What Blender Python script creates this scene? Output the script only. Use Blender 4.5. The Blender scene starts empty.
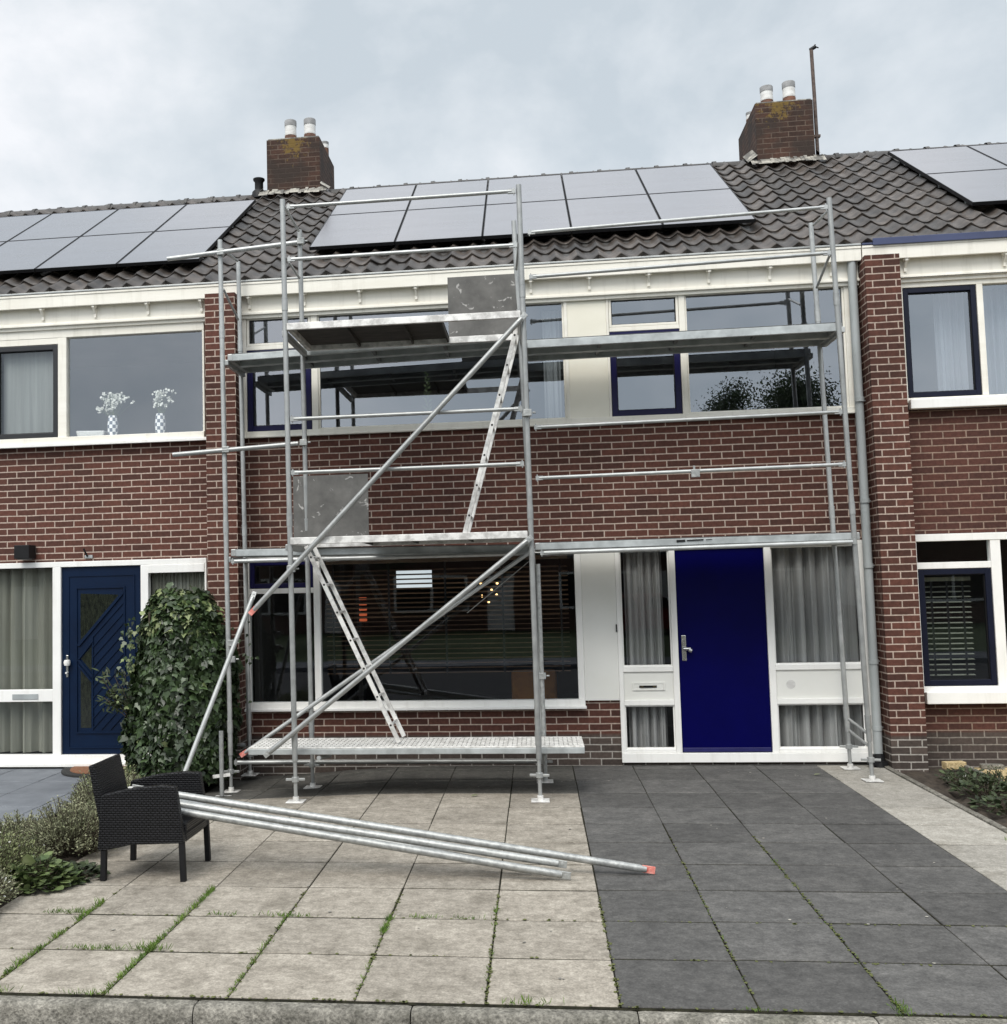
import bpy, bmesh, math, random
from mathutils import Vector, Matrix
random.seed(7)
R = math.radians
scn = bpy.context.scene
COL = scn.collection

# ------------------------------------------------------------------ camera
cd = bpy.data.cameras.new('camera')
cam = bpy.data.objects.new('camera', cd)
COL.objects.link(cam)
cd.sensor_fit = 'HORIZONTAL'
cd.sensor_width = 36.0
cd.lens = 1059.94 / 1007.0 * 36.0
cd.shift_x = 0.0976
cd.shift_y = -0.0009
cd.clip_start, cd.clip_end = 0.05, 2000
rot = Matrix(((0.99219971, 0.03199119, 0.12048357),
              (0.12236927, -0.06558023, -0.9903156),
              (-0.02378003, 0.99733435, -0.06898343)))
cam.matrix_world = Matrix.Translation((-0.31223, -4.92407, 1.89584)) @ rot.to_4x4()
scn.camera = cam

# ------------------------------------------------------------------ sky, sun, exposure
SUN_EL, SUN_AZ = 52.0, 200.0          # soft glow of the sun behind the cloud, behind the photographer
w = bpy.data.worlds.new("World")
scn.world = w
w.use_nodes = True
nt = w.node_tree
N, Lk = nt.nodes, nt.links
bg = N['Background']
bg.inputs['Strength'].default_value = 0.1
sky = N.new('ShaderNodeTexSky')
sky.sky_type = 'NISHITA'
sky.sun_disc = False
sky.sun_elevation = R(SUN_EL)
sky.sun_rotation = R(SUN_AZ)
tc = N.new('ShaderNodeTexCoord')
mp = N.new('ShaderNodeMapping')
mp.inputs['Scale'].default_value = (1.0, 1.0, 1.35)
mp.inputs['Location'].default_value = (0.35, 0.1, 0.2)
Lk.new(tc.outputs['Generated'], mp.inputs['Vector'])
n1 = N.new('ShaderNodeTexNoise')
n1.inputs['Scale'].default_value = 3.6
n1.inputs['Detail'].default_value = 7
n1.inputs['Roughness'].default_value = 0.56
n1.inputs['Distortion'].default_value = 0.12
Lk.new(mp.outputs['Vector'], n1.inputs['Vector'])
cr = N.new('ShaderNodeValToRGB')
e = cr.color_ramp.elements
e[0].position, e[0].color = 0.37, (0.53, 0.59, 0.64, 1)
e[1].position, e[1].color = 0.62, (0.83, 0.845, 0.875, 1)
x = e.new(0.5); x.color = (0.665, 0.71, 0.75, 1)
Lk.new(n1.outputs['Fac'], cr.inputs['Fac'])
# an overcast sky is brighter overhead and towards the hidden sun
sx = N.new('ShaderNodeSeparateXYZ')
Lk.new(tc.outputs['Generated'], sx.inputs[0])
mz = N.new('ShaderNodeMapRange')
mz.inputs['From Min'].default_value = 0.5
mz.inputs['From Max'].default_value = 1.0
mz.inputs['To Min'].default_value = 8.9
mz.inputs['To Max'].default_value = 19.0
mz.clamp = True
Lk.new(sx.outputs['Z'], mz.inputs['Value'])
my = N.new('ShaderNodeMapRange')
my.inputs['From Min'].default_value = 0.1
my.inputs['From Max'].default_value = -0.9
my.inputs['To Min'].default_value = 1.0
my.inputs['To Max'].default_value = 1.7
my.clamp = True
Lk.new(sx.outputs['Y'], my.inputs['Value'])
mm = N.new('ShaderNodeMath'); mm.operation = 'MULTIPLY'
Lk.new(mz.outputs[0], mm.inputs[0]); Lk.new(my.outputs[0], mm.inputs[1])
vs = N.new('ShaderNodeVectorMath'); vs.operation = 'SCALE'
Lk.new(cr.outputs['Color'], vs.inputs[0]); Lk.new(mm.outputs[0], vs.inputs['Scale'])
mx = N.new('ShaderNodeMix'); mx.data_type = 'RGBA'
mx.inputs['Factor'].default_value = 0.94
Lk.new(sky.outputs['Color'], mx.inputs['A']); Lk.new(vs.outputs[0], mx.inputs['B'])
Lk.new(mx.outputs['Result'], bg.inputs['Color'])

sd = bpy.data.lights.new('sun', 'SUN')
sd.energy = 1.9
sd.angle = R(30)
sd.color = (1.0, 0.95, 0.88)
so = bpy.data.objects.new('sun', sd)
COL.objects.link(so)
az, el = R(SUN_AZ), R(SUN_EL)
sdir = Vector((math.sin(az) * math.cos(el), math.cos(az) * math.cos(el), math.sin(el)))   # towards the sun
so.rotation_euler = sdir.to_track_quat('Z', 'Y').to_euler()
so.location = sdir * 50

scn.view_settings.view_transform = 'Standard'
scn.view_settings.look = 'None'
scn.view_settings.exposure = 0.40
scn.view_settings.gamma = 1
scn.cycles.max_bounces = 8
scn.cycles.transparent_max_bounces = 12
scn.cycles.use_denoising = True
scn.cycles.sample_clamp_indirect = 4.0

# ------------------------------------------------------------------ mesh helpers
class MB:
    def __init__(s):
        s.v, s.f, s.r = [], [], []
        s.rr = 0.5
    def face(s, pts):
        i = len(s.v); s.v += [tuple(p) for p in pts]; s.f.append(tuple(range(i, i + len(pts)))); s.r += [s.rr] * len(pts)
    def quads(s, vs, fs):
        i = len(s.v); s.v += [tuple(p) for p in vs]; s.r += [s.rr] * len(vs)
        s.f += [tuple(a + i for a in f) for f in fs]
    def box(s, x0, x1, y0, y1, z0, z1):
        s.hexa([(x0, y0, z0), (x1, y0, z0), (x1, y1, z0), (x0, y1, z0), (x0, y0, z1), (x1, y0, z1), (x1, y1, z1), (x0, y1, z1)])
    def hexa(s, v):
        s.quads(v, [(0, 3, 2, 1), (4, 5, 6, 7), (0, 1, 5, 4), (1, 2, 6, 5), (2, 3, 7, 6), (3, 0, 4, 7)])
    def obox(s, p, q, side, w, h, up=None):
        """bar from p to q; w along 'side', h along the other normal"""
        p, q = Vector(p), Vector(q); d = (q - p).normalized()
        a = Vector(side); a = (a - d * a.dot(d)).normalized(); b = d.cross(a)
        a, b = a * w / 2, b * h / 2
        s.hexa([p - a - b, p + a - b, p + a + b, p - a + b, q - a - b, q + a - b, q + a + b, q - a + b])
    def tube(s, p, q, r, n=12, r2=None, cap=True):
        p, q = Vector(p), Vector(q); d = (q - p).normalized()
        a = d.orthogonal().normalized(); b = d.cross(a)
        r2 = r if r2 is None else r2
        vs = []
        for k in range(n):
            t = 2 * math.pi * k / n; o = a * math.cos(t) + b * math.sin(t)
            vs += [p + o * r, q + o * r2]
        fs = [(2 * k, 2 * ((k + 1) % n), 2 * ((k + 1) % n) + 1, 2 * k + 1) for k in range(n)]
        if cap: fs += [tuple(2 * k for k in reversed(range(n))), tuple(2 * k + 1 for k in range(n))]
        s.quads(vs, fs)
    def pipe(s, pts, r, n=8):
        for a, b in zip(pts, pts[1:]): s.tube(a, b, r, n)
    def lathe(s, c, prof, n=20):
        cx, cy, cz = c; vs, fs = [], []
        for r, z in prof:
            for k in range(n):
                t = 2 * math.pi * k / n; vs.append((cx + r * math.cos(t), cy + r * math.sin(t), cz + z))
        for i in range(len(prof) - 1):
            for k in range(n):
                k2 = (k + 1) % n; fs.append((i * n + k, i * n + k2, (i + 1) * n + k2, (i + 1) * n + k))
        fs.append(tuple(reversed(range(n)))); fs.append(tuple((len(prof) - 1) * n + k for k in range(n)))
        s.quads(vs, fs)
    def ring(s, x0, x1, z0, z1, w, y0, y1, wb=None, wt=None):
        wb = w if wb is None else wb; wt = w if wt is None else wt
        s.box(x0, x0 + w, y0, y1, z0, z1); s.box(x1 - w, x1, y0, y1, z0, z1)
        s.box(x0 + w, x1 - w, y0, y1, z0, z0 + wb); s.box(x0 + w, x1 - w, y0, y1, z1 - wt, z1)
    def build(s, name, mat, parent=None, smooth=False, bevel=0, seg=2, loc=None):
        me = bpy.data.meshes.new(name); me.from_pydata(s.v, [], s.f); me.update()
        at = me.attributes.new('rnd', 'FLOAT', 'POINT'); at.data.foreach_set('value', s.r)
        me.materials.append(mat)
        o = bpy.data.objects.new(name, me); COL.objects.link(o)
        if parent is not None: o.parent = parent; o.matrix_parent_inverse = parent.matrix_world.inverted()
        if smooth:
            me.polygons.foreach_set('use_smooth', [True] * len(me.polygons))
            try: me.set_sharp_from_angle(angle=R(40))
            except Exception: pass
        if bevel:
            m = o.modifiers.new('b', 'BEVEL'); m.width = bevel; m.segments = seg; m.limit_method = 'ANGLE'; m.angle_limit = R(40)
        return o

def tag(o, label, cat, group=None, kind=None):
    if kind: o['kind'] = kind
    if label: o['label'] = label
    if cat: o['category'] = cat
    if group: o['group'] = group
    return o
def thing(name, label, cat, loc=(0, 0, 0), group=None):
    o = bpy.data.objects.new(name, None); COL.objects.link(o); o.location = loc; o.empty_display_size = 0.2
    o.matrix_world = Matrix.Translation(loc)
    return tag(o, label, cat, group)
def struct(o): o['kind'] = 'structure'; return o

# ------------------------------------------------------------------ materials
def new_mat(name):
    m = bpy.data.materials.new(name); m.use_nodes = True
    return m, m.node_tree.nodes, m.node_tree.links, m.node_tree.nodes['Principled BSDF']
def mat(name, c, rough=0.6, metal=0.0, c2=None, scale=8.0, detail=6, bump=0.0, bscale=None, spec=0.5, attr=0.0, lo=0.35, hi=0.65, stretch=(1, 1, 1), coat=0.0, rvar=0.0, trans=0.0, streak=0.0):
    m, n, l, b = new_mat(name)
    b.inputs['Roughness'].default_value = rough; b.inputs['Metallic'].default_value = metal
    b.inputs['Specular IOR Level'].default_value = spec
    b.inputs['Coat Weight'].default_value = coat; b.inputs['Coat Roughness'].default_value = 0.08
    t = n.new('ShaderNodeTexCoord'); mpp = n.new('ShaderNodeMapping'); mpp.inputs['Scale'].default_value = stretch
    l.new(t.outputs['Object'], mpp.inputs['Vector'])
    no = n.new('ShaderNodeTexNoise'); no.inputs['Scale'].default_value = scale; no.inputs['Detail'].default_value = detail; no.inputs['Roughness'].default_value = 0.6
    l.new(mpp.outputs[0], no.inputs['Vector'])
    r = n.new('ShaderNodeValToRGB'); r.color_ramp.elements[0].position = lo; r.color_ramp.elements[1].position = hi
    if c2 is None: c2 = tuple(min(1, v * 1.25) for v in c); c = tuple(v * 0.85 for v in c)
    r.color_ramp.elements[0].color = (*c, 1); r.color_ramp.elements[1].color = (*c2, 1)
    l.new(no.outputs['Fac'], r.inputs['Fac'])
    out = r.outputs['Color']
    if attr:
        a = n.new('ShaderNodeAttribute'); a.attribute_name = 'rnd'
        mr = n.new('ShaderNodeMapRange'); mr.inputs['To Min'].default_value = 1 - attr; mr.inputs['To Max'].default_value = 1 + attr
        l.new(a.outputs['Fac'], mr.inputs['Value'])
        vm = n.new('ShaderNodeVectorMath'); vm.operation = 'SCALE'; l.new(out, vm.inputs[0]); l.new(mr.outputs[0], vm.inputs['Scale']); out = vm.outputs[0]
    if streak:     # rain streaks and grime with a shape of their own
        sm = n.new('ShaderNodeMapping'); sm.inputs['Scale'].default_value = (7, 7, .7); l.new(t.outputs['Object'], sm.inputs['Vector'])
        sn = n.new('ShaderNodeTexNoise'); sn.inputs['Scale'].default_value = 1.2; sn.inputs['Detail'].default_value = 8; sn.inputs['Roughness'].default_value = .65; l.new(sm.outputs[0], sn.inputs['Vector'])
        sr = n.new('ShaderNodeMapRange'); sr.inputs['From Min'].default_value = .52; sr.inputs['From Max'].default_value = .72; sr.inputs['To Max'].default_value = streak; l.new(sn.outputs['Fac'], sr.inputs['Value'])
        sx_ = n.new('ShaderNodeMix'); sx_.data_type = 'RGBA'; sx_.inputs['B'].default_value = (.30, .27, .20, 1); l.new(sr.outputs[0], sx_.inputs['Factor']); l.new(out, sx_.inputs['A']); out = sx_.outputs['Result']
    l.new(out, b.inputs['Base Color'])
    if rvar:
        mr = n.new('ShaderNodeMapRange'); mr.inputs['To Min'].default_value = rough - rvar; mr.inputs['To Max'].default_value = rough + rvar
        l.new(no.outputs['Fac'], mr.inputs['Value']); l.new(mr.outputs[0], b.inputs['Roughness'])
    if bump:
        nb = n.new('ShaderNodeTexNoise'); nb.inputs['Scale'].default_value = bscale or scale * 4; nb.inputs['Detail'].default_value = 5
        l.new(mpp.outputs[0], nb.inputs['Vector'])
        bp = n.new('ShaderNodeBump'); bp.inputs['Strength'].default_value = bump; bp.inputs['Distance'].default_value = 0.01
        l.new(nb.outputs['Fac'], bp.inputs['Height']); l.new(bp.outputs[0], b.inputs['Normal'])
    if trans:
        tr = n.new('ShaderNodeBsdfTranslucent'); l.new(out, tr.inputs['Color'])
        ms = n.new('ShaderNodeMixShader'); ms.inputs[0].default_value = trans
        l.new(b.outputs[0], ms.inputs[1]); l.new(tr.outputs[0], ms.inputs[2]); l.new(ms.outputs[0], n['Material Output'].inputs['Surface'])
    return m

def stone(name, c1, c2, stain, attr, amt=.45, fine=1.0):
    """weathered concrete: broad cloudy tone, patchy stains, fine aggregate speckle"""
    m, n, l, b = new_mat(name); b.inputs['Roughness'].default_value = .85; b.inputs['Specular IOR Level'].default_value = .3
    t = n.new('ShaderNodeTexCoord')
    rough_k = fine < 1
    def noise(sc, de, ro, lo, hi, out0=0, out1=1):
        no = n.new('ShaderNodeTexNoise'); no.inputs['Scale'].default_value = sc; no.inputs['Detail'].default_value = de; no.inputs['Roughness'].default_value = ro; l.new(t.outputs['Object'], no.inputs['Vector'])
        mr = n.new('ShaderNodeMapRange'); mr.inputs['From Min'].default_value = lo; mr.inputs['From Max'].default_value = hi; mr.inputs['To Min'].default_value = out0; mr.inputs['To Max'].default_value = out1; l.new(no.outputs['Fac'], mr.inputs['Value']); return mr.outputs[0], no
    f1, _ = noise(6.5, 14, .76, .32, .68)
    mx = n.new('ShaderNodeMix'); mx.data_type = 'RGBA'; mx.inputs['A'].default_value = (*c1, 1); mx.inputs['B'].default_value = (*c2, 1); l.new(f1, mx.inputs['Factor'])
    f2, _ = noise(2.3, 9, .72, .52, .66, 0, amt)
    m2 = n.new('ShaderNodeMix'); m2.data_type = 'RGBA'; m2.inputs['B'].default_value = (*stain, 1); l.new(f2, m2.inputs['Factor']); l.new(mx.outputs['Result'], m2.inputs['A'])
    f3, nf = noise(85 * fine, 3, .6, .25, .75, .45 if rough_k else .72, 1.55 if rough_k else 1.28)
    at = n.new('ShaderNodeAttribute'); at.attribute_name = 'rnd'; mr = n.new('ShaderNodeMapRange'); mr.inputs['To Min'].default_value = 1 - attr; mr.inputs['To Max'].default_value = 1 + attr; l.new(at.outputs['Fac'], mr.inputs['Value'])
    f4, _ = noise(26, 10, .75, .3, .7, .80, 1.22)
    m0 = n.new('ShaderNodeMath'); m0.operation = 'MULTIPLY'; l.new(f3, m0.inputs[0]); l.new(f4, m0.inputs[1])
    mu = n.new('ShaderNodeMath'); mu.operation = 'MULTIPLY'; l.new(m0.outputs[0], mu.inputs[0]); l.new(mr.outputs[0], mu.inputs[1])
    sc = n.new('ShaderNodeVectorMath'); sc.operation = 'SCALE'; l.new(m2.outputs['Result'], sc.inputs[0]); l.new(mu.outputs[0], sc.inputs['Scale']); l.new(sc.outputs[0], b.inputs['Base Color'])
    bp = n.new('ShaderNodeBump'); bp.inputs['Strength'].default_value = .9 if rough_k else .35; bp.inputs['Distance'].default_value = .012 if rough_k else .004; l.new(nf.outputs['Fac'], bp.inputs['Height']); l.new(bp.outputs[0], b.inputs['Normal'])
    return m

def brick_mat(name, c1, c2, mortar, dirt=0.0, bw=0.222, rh=0.0708, off=(0, 0, 0), weather=0.0, plinth=False):
    m, n, l, b = new_mat(name)
    b.inputs['Roughness'].default_value = 0.85; b.inputs['Specular IOR Level'].default_value = 0.25
    t = n.new('ShaderNodeTexCoord'); s = n.new('ShaderNodeSeparateXYZ'); l.new(t.outputs['Object'], s.inputs[0])
    ad = n.new('ShaderNodeMath'); ad.operation = 'ADD'; l.new(s.outputs['X'], ad.inputs[0]); l.new(s.outputs['Y'], ad.inputs[1])
    cb = n.new('ShaderNodeCombineXYZ'); l.new(ad.outputs[0], cb.inputs['X']); l.new(s.outputs['Z'], cb.inputs['Y'])
    # slight wander of courses so that joints are not ruler-straight
    wn = n.new('ShaderNodeTexNoise'); wn.inputs['Scale'].default_value = 6.0; l.new(cb.outputs[0], wn.inputs['Vector'])
    wm = n.new('ShaderNodeVectorMath'); wm.operation = 'MULTIPLY_ADD'; wm.inputs[1].default_value = (0.010, 0.007, 0)
    wm.inputs[2].default_value = off
    l.new(wn.outputs['Color'], wm.inputs[0])
    va = n.new('ShaderNodeVectorMath'); va.operation = 'ADD'; l.new(cb.outputs[0], va.inputs[0]); l.new(wm.outputs[0], va.inputs[1])
    br = n.new('ShaderNodeTexBrick')
    br.offset = 0.5; br.squash = 1.0
    br.inputs['Scale'].default_value = 1.0; br.inputs['Brick Width'].default_value = bw; br.inputs['Row Height'].default_value = rh
    br.inputs['Mortar Size'].default_value = 0.0068; br.inputs['Mortar Smooth'].default_value = 0.25; br.inputs['Bias'].default_value = -0.1
    br.inputs['Color1'].default_value = (*c1, 1); br.inputs['Color2'].default_value = (*c2, 1); br.inputs['Mortar'].default_value = (*mortar, 1)
    l.new(va.outputs[0], br.inputs['Vector'])
    # grain inside the bricks
    ng = n.new('ShaderNodeTexNoise'); ng.inputs['Scale'].default_value = 28; ng.inputs['Detail'].default_value = 7; ng.inputs['Roughness'].default_value = 0.7
    l.new(t.outputs['Object'], ng.inputs['Vector'])
    mr = n.new('ShaderNodeMapRange'); mr.inputs['From Min'].default_value = 0.3; mr.inputs['From Max'].default_value = 0.7; mr.inputs['To Min'].default_value = 0.68; mr.inputs['To Max'].default_value = 1.3
    l.new(ng.outputs['Fac'], mr.inputs['Value'])
    nl = n.new('ShaderNodeTexNoise'); nl.inputs['Scale'].default_value = 0.9; nl.inputs['Detail'].default_value = 4; l.new(t.outputs['Object'], nl.inputs['Vector'])
    mr2 = n.new('ShaderNodeMapRange'); mr2.inputs['From Min'].default_value = 0.3; mr2.inputs['From Max'].default_value = 0.7; mr2.inputs['To Min'].default_value = 0.84; mr2.inputs['To Max'].default_value = 1.14
    l.new(nl.outputs['Fac'], mr2.inputs['Value'])
    mu = n.new('ShaderNodeMath'); mu.operation = 'MULTIPLY'; l.new(mr.outputs[0], mu.inputs[0]); l.new(mr2.outputs[0], mu.inputs[1])
    sc = n.new('ShaderNodeVectorMath'); sc.operation = 'SCALE'; l.new(br.outputs['Color'], sc.inputs[0]); l.new(mu.outputs[0], sc.inputs['Scale'])
    out = sc.outputs[0]
    if weather:      # dark soot and lichen patches with an outline of their own
        nw = n.new('ShaderNodeTexNoise'); nw.inputs['Scale'].default_value = 3.5; nw.inputs['Detail'].default_value = 8; l.new(t.outputs['Object'], nw.inputs['Vector'])
        rw = n.new('ShaderNodeValToRGB'); rw.color_ramp.elements[0].position = 0.42; rw.color_ramp.elements[1].position = 0.62
        rw.color_ramp.elements[0].color = (0, 0, 0, 1); rw.color_ramp.elements[1].color = (weather,) * 3 + (1,)
        l.new(nw.outputs['Fac'], rw.inputs['Fac'])
        mw = n.new('ShaderNodeMix'); mw.data_type = 'RGBA'; mw.inputs['B'].default_value = (0.035, 0.026, 0.022, 1)
        l.new(rw.outputs['Color'], mw.inputs['Factor']); l.new(out, mw.inputs['A']); out = mw.outputs['Result']
    if plinth:       # the lowest courses are laid in dark brown-grey clinker
        mp_ = n.new('ShaderNodeMapRange'); mp_.inputs['From Min'].default_value = 0.33; mp_.inputs['From Max'].default_value = 0.30
        l.new(s.outputs['Z'], mp_.inputs['Value'])
        hs = n.new('ShaderNodeHueSaturation'); hs.inputs['Hue'].default_value = 0.53; hs.inputs['Saturation'].default_value = 0.5; hs.inputs['Value'].default_value = 0.85; l.new(out, hs.inputs['Color'])
        mw = n.new('ShaderNodeMix'); mw.data_type = 'RGBA'; l.new(mp_.outputs[0], mw.inputs['Factor']); l.new(out, mw.inputs['A']); l.new(hs.outputs[0], mw.inputs['B']); out = mw.outputs['Result']
    l.new(out, b.inputs['Base Color'])
    iv = n.new('ShaderNodeMath'); iv.operation = 'MULTIPLY_ADD'; iv.inputs[1].default_value = -1.0; iv.inputs[2].default_value = 1.0
    l.new(br.outputs['Fac'], iv.inputs[0])
    ag = n.new('ShaderNodeMath'); ag.operation = 'MULTIPLY_ADD'; ag.inputs[1].default_value = 0.35; l.new(ng.outputs['Fac'], ag.inputs[0]); l.new(iv.outputs[0], ag.inputs[2])
    bp = n.new('ShaderNodeBump'); bp.inputs['Strength'].default_value = 0.55; bp.inputs['Distance'].default_value = 0.006
    l.new(ag.outputs[0], bp.inputs['Height']); l.new(bp.outputs[0], b.inputs['Normal'])
    return m

def glass_mat(name, refl=0.22, tint=(0.86, 0.90, 0.90)):
    m, n, l, b = new_mat(name); n.remove(b)
    tr = n.new('ShaderNodeBsdfTransparent'); tr.inputs['Color'].default_value = (*tint, 1)
    gl = n.new('ShaderNodeBsdfGlossy'); gl.inputs['Roughness'].default_value = 0.0; gl.inputs['Color'].default_value = (0.90, 0.94, 1, 1)
    fr = n.new('ShaderNodeFresnel'); ge = n.new('ShaderNodeNewGeometry'); io = n.new('ShaderNodeMapRange'); io.inputs['To Min'].default_value = 1.5; io.inputs['To Max'].default_value = 1 / 1.5; l.new(ge.outputs['Backfacing'], io.inputs['Value']); l.new(io.outputs[0], fr.inputs['IOR'])   # a thin pane reflects alike from both sides
    ad = n.new('ShaderNodeMath'); ad.operation = 'ADD'; ad.use_clamp = True; ad.inputs[1].default_value = refl; l.new(fr.outputs[0], ad.inputs[0])
    # faint waviness of the double glazing
    t = n.new('ShaderNodeTexCoord'); no = n.new('ShaderNodeTexNoise'); no.inputs['Scale'].default_value = 1.3; no.inputs['Detail'].default_value = 1; l.new(t.outputs['Object'], no.inputs['Vector'])
    bp = n.new('ShaderNodeBump'); bp.inputs['Strength'].default_value = 0.05; bp.inputs['Distance'].default_value = 0.02; l.new(no.outputs['Fac'], bp.inputs['Height']); l.new(bp.outputs[0], gl.inputs['Normal'])
    mx_ = n.new('ShaderNodeMixShader'); l.new(ad.outputs[0], mx_.inputs[0]); l.new(tr.outputs[0], mx_.inputs[1]); l.new(gl.outputs[0], mx_.inputs[2])
    l.new(mx_.outputs[0], n['Material Output'].inputs['Surface'])
    return m

M = {}
M['brick'] = brick_mat('red_brick', (0.108, 0.043, 0.031), (0.058, 0.027, 0.021), (0.42, 0.335, 0.28), plinth=True)
M['brick_right'] = brick_mat('red_brick_right', (0.088, 0.036, 0.027), (0.056, 0.025, 0.020), (0.25, 0.18, 0.14), off=(0.05, 0.02, 0), plinth=True)
M['brick_chimney'] = brick_mat('chimney_brick', (0.105, 0.042, 0.030), (0.060, 0.026, 0.021), (0.15, 0.095, 0.075), weather=0.85, off=(0.03, 0.01, 0))
M['brick_far'] = brick_mat('opposite_brick', (0.12, 0.06, 0.045), (0.09, 0.045, 0.035), (0.25, 0.2, 0.17))
M['white'] = mat('white_paint', (0.80, 0.795, 0.765), 0.35, c2=(0.86, 0.855, 0.825), scale=3, bump=0.03, bscale=30, streak=.18)
M['cream'] = mat('cream_paint', (0.75, 0.72, 0.635), 0.45, c2=(0.83, 0.805, 0.73), scale=2.5, bump=0.04, bscale=25, stretch=(0.4, 1, 3), streak=.26)
M['panelwhite'] = mat('white_panel', (0.72, 0.72, 0.67), 0.4, c2=(0.76, 0.76, 0.72), scale=1.5)
M['trespa'] = mat('cream_panel', (0.74, 0.71, 0.60), 0.45, c2=(0.80, 0.77, 0.67), scale=1.5)
M['blue_door'] = mat('deep_blue_paint', (0.0004, 0.0004, 0.048), 0.40, c2=(0.0005, 0.0005, 0.060), scale=2, spec=0.10)
M['kick'] = mat('scuffed_blue_rail', (0.010, 0.010, 0.075), .4, c2=(.016, .016, .10), scale=12)
M['navy_door'] = mat('navy_paint', (0.0010, 0.0080, 0.028), 0.4, c2=(0.0015, 0.0110, 0.037), scale=3, spec=0.22)
M['blue_sash'] = mat('dark_blue_sash', (0.004, 0.0035, 0.038), 0.4, c2=(0.006, 0.005, 0.052), scale=3, spec=0.25)
M['blue_trim'] = mat('slate_blue_metal', (0.035, 0.045, 0.10), 0.4, c2=(0.045, 0.058, 0.13), scale=3)
M['black_sash'] = mat('anthracite_sash', (0.008, 0.009, 0.011), 0.45, c2=(0.012, 0.013, 0.016), scale=3)
M['navy_sash'] = mat('navy_sash', (0.004, 0.006, 0.017), 0.4, c2=(0.006, 0.008, 0.022), scale=3, spec=.25)
M['glass'] = glass_mat('window_glass', 0.028)
M['glass_up'] = glass_mat('upper_window_glass', 0.20, (0.80, 0.85, 0.88))
M['glass_vase'] = glass_mat('clear_upper_glass', 0.13, (0.96, 0.98, 0.98))
M['glass_side'] = glass_mat('sidelight_glass', 0.0, (0.95, 0.96, 0.96))
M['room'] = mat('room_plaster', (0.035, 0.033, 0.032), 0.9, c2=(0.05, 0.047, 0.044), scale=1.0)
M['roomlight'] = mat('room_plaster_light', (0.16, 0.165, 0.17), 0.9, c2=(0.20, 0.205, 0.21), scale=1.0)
M['tile'] = mat('roof_tile', (0.020, 0.0163, 0.014), 0.42, c2=(0.082, 0.067, 0.056), scale=9, detail=10, bump=0.3, bscale=60, attr=0.5, lo=0.3, hi=0.72)
M['ridge'] = mat('ridge_tile', (0.028, 0.026, 0.024), 0.6, c2=(0.07, 0.066, 0.062), scale=9, bump=0.3, bscale=50, attr=0.25)
M['lead'] = mat('weathered_lead_and_mortar', (0.11, 0.105, 0.095), 0.85, c2=(0.38, 0.36, 0.31), scale=9, detail=8, bump=0.4, bscale=30, lo=0.42, hi=0.62)
M['galv'] = mat('galvanised_steel', (0.30, 0.31, 0.305), 0.42, 0.5, c2=(0.46, 0.47, 0.46), scale=9, detail=9, rvar=0.12, bump=0.1, bscale=60, attr=0.18, lo=.25, hi=.75)
M['galv_old'] = mat('worn_galvanised_steel', (0.24, 0.248, 0.242), 0.45, 0.45, c2=(0.47, 0.48, 0.465), scale=26, detail=10, rvar=0.12, bump=0.15, bscale=60, lo=0.3, hi=0.72, attr=0.10)
M['steeldeck'] = mat('steel_deck', (0.33, 0.35, 0.35), 0.5, 0.4, c2=(0.5, 0.53, 0.53), scale=6, detail=7, bump=0.1)
M['steel_under'] = mat('shade_darkened_deck_plate', (0.085, 0.09, 0.09), 0.7, 0.1, c2=(0.17, 0.178, 0.178), scale=6, detail=8)  # deck steel with the shade under the planks put into its colour
M['alu'] = mat('worn_aluminium', (0.46, 0.45, 0.43), 0.5, 0.25, c2=(0.78, 0.77, 0.74), scale=9, detail=9, bump=0.1, lo=0.38, hi=0.56)
M['alu_dirty'] = mat('dirty_perforated_aluminium', (0.46, 0.45, 0.42), 0.6, 0.1, c2=(0.74, 0.73, 0.70), scale=30, detail=8, lo=0.35, hi=0.6, stretch=(1, 0.5, 1))
M['ply'] = mat('dark_plywood', (0.030, 0.027, 0.024), 0.8, c2=(0.06, 0.054, 0.046), scale=6, stretch=(1, 3, 3), bump=0.1)
M['hatch'] = mat('scuffed_grey_board', (0.085, 0.083, 0.078), 0.75, c2=(0.17, 0.166, 0.155), scale=5, detail=10, lo=0.35, hi=0.75, bump=0.1)
M['cement'] = mat('cement_splash', (0.45, 0.44, 0.42), 0.9, c2=(0.6, 0.59, 0.57), scale=20)
M['red'] = mat('faded_red_paint', (0.55, 0.12, 0.09), 0.6, c2=(0.75, 0.33, 0.28), scale=30)
M['zinc'] = mat('grey_downpipe', (0.27, 0.29, 0.29), 0.45, c2=(0.36, 0.385, 0.385), scale=4, stretch=(1, 1, .3))
M['chrome'] = mat('brushed_chrome', (0.6, 0.6, 0.58), 0.22, 1.0, c2=(0.75, 0.75, 0.73), scale=20)
M['brass'] = mat('dark_brass_flap', (0.09, 0.07, 0.035), 0.4, 0.7, c2=(0.16, 0.13, 0.07), scale=30)
M['black'] = mat('black_plastic', (0.007, 0.007, 0.008), 0.55, c2=(0.011, 0.011, 0.012), scale=10, spec=.25)
M['beige'] = stone('beige_concrete_tile', (0.168, 0.149, 0.121), (0.358, 0.326, 0.276), (0.120, 0.107, 0.084), 0.12, .60)
M['darktile'] = stone('dark_grey_concrete_tile', (0.050, 0.049, 0.047), (0.108, 0.105, 0.100), (0.17, 0.163, 0.152), 0.17, .34)
M['reartile'] = stone('dark_rear_concrete_tile', (0.052, 0.050, 0.045), (0.115, 0.110, 0.098), (0.035, 0.034, 0.03), 0.12)  # rear terrace rows, laid in dark-coloured tiles
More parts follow.
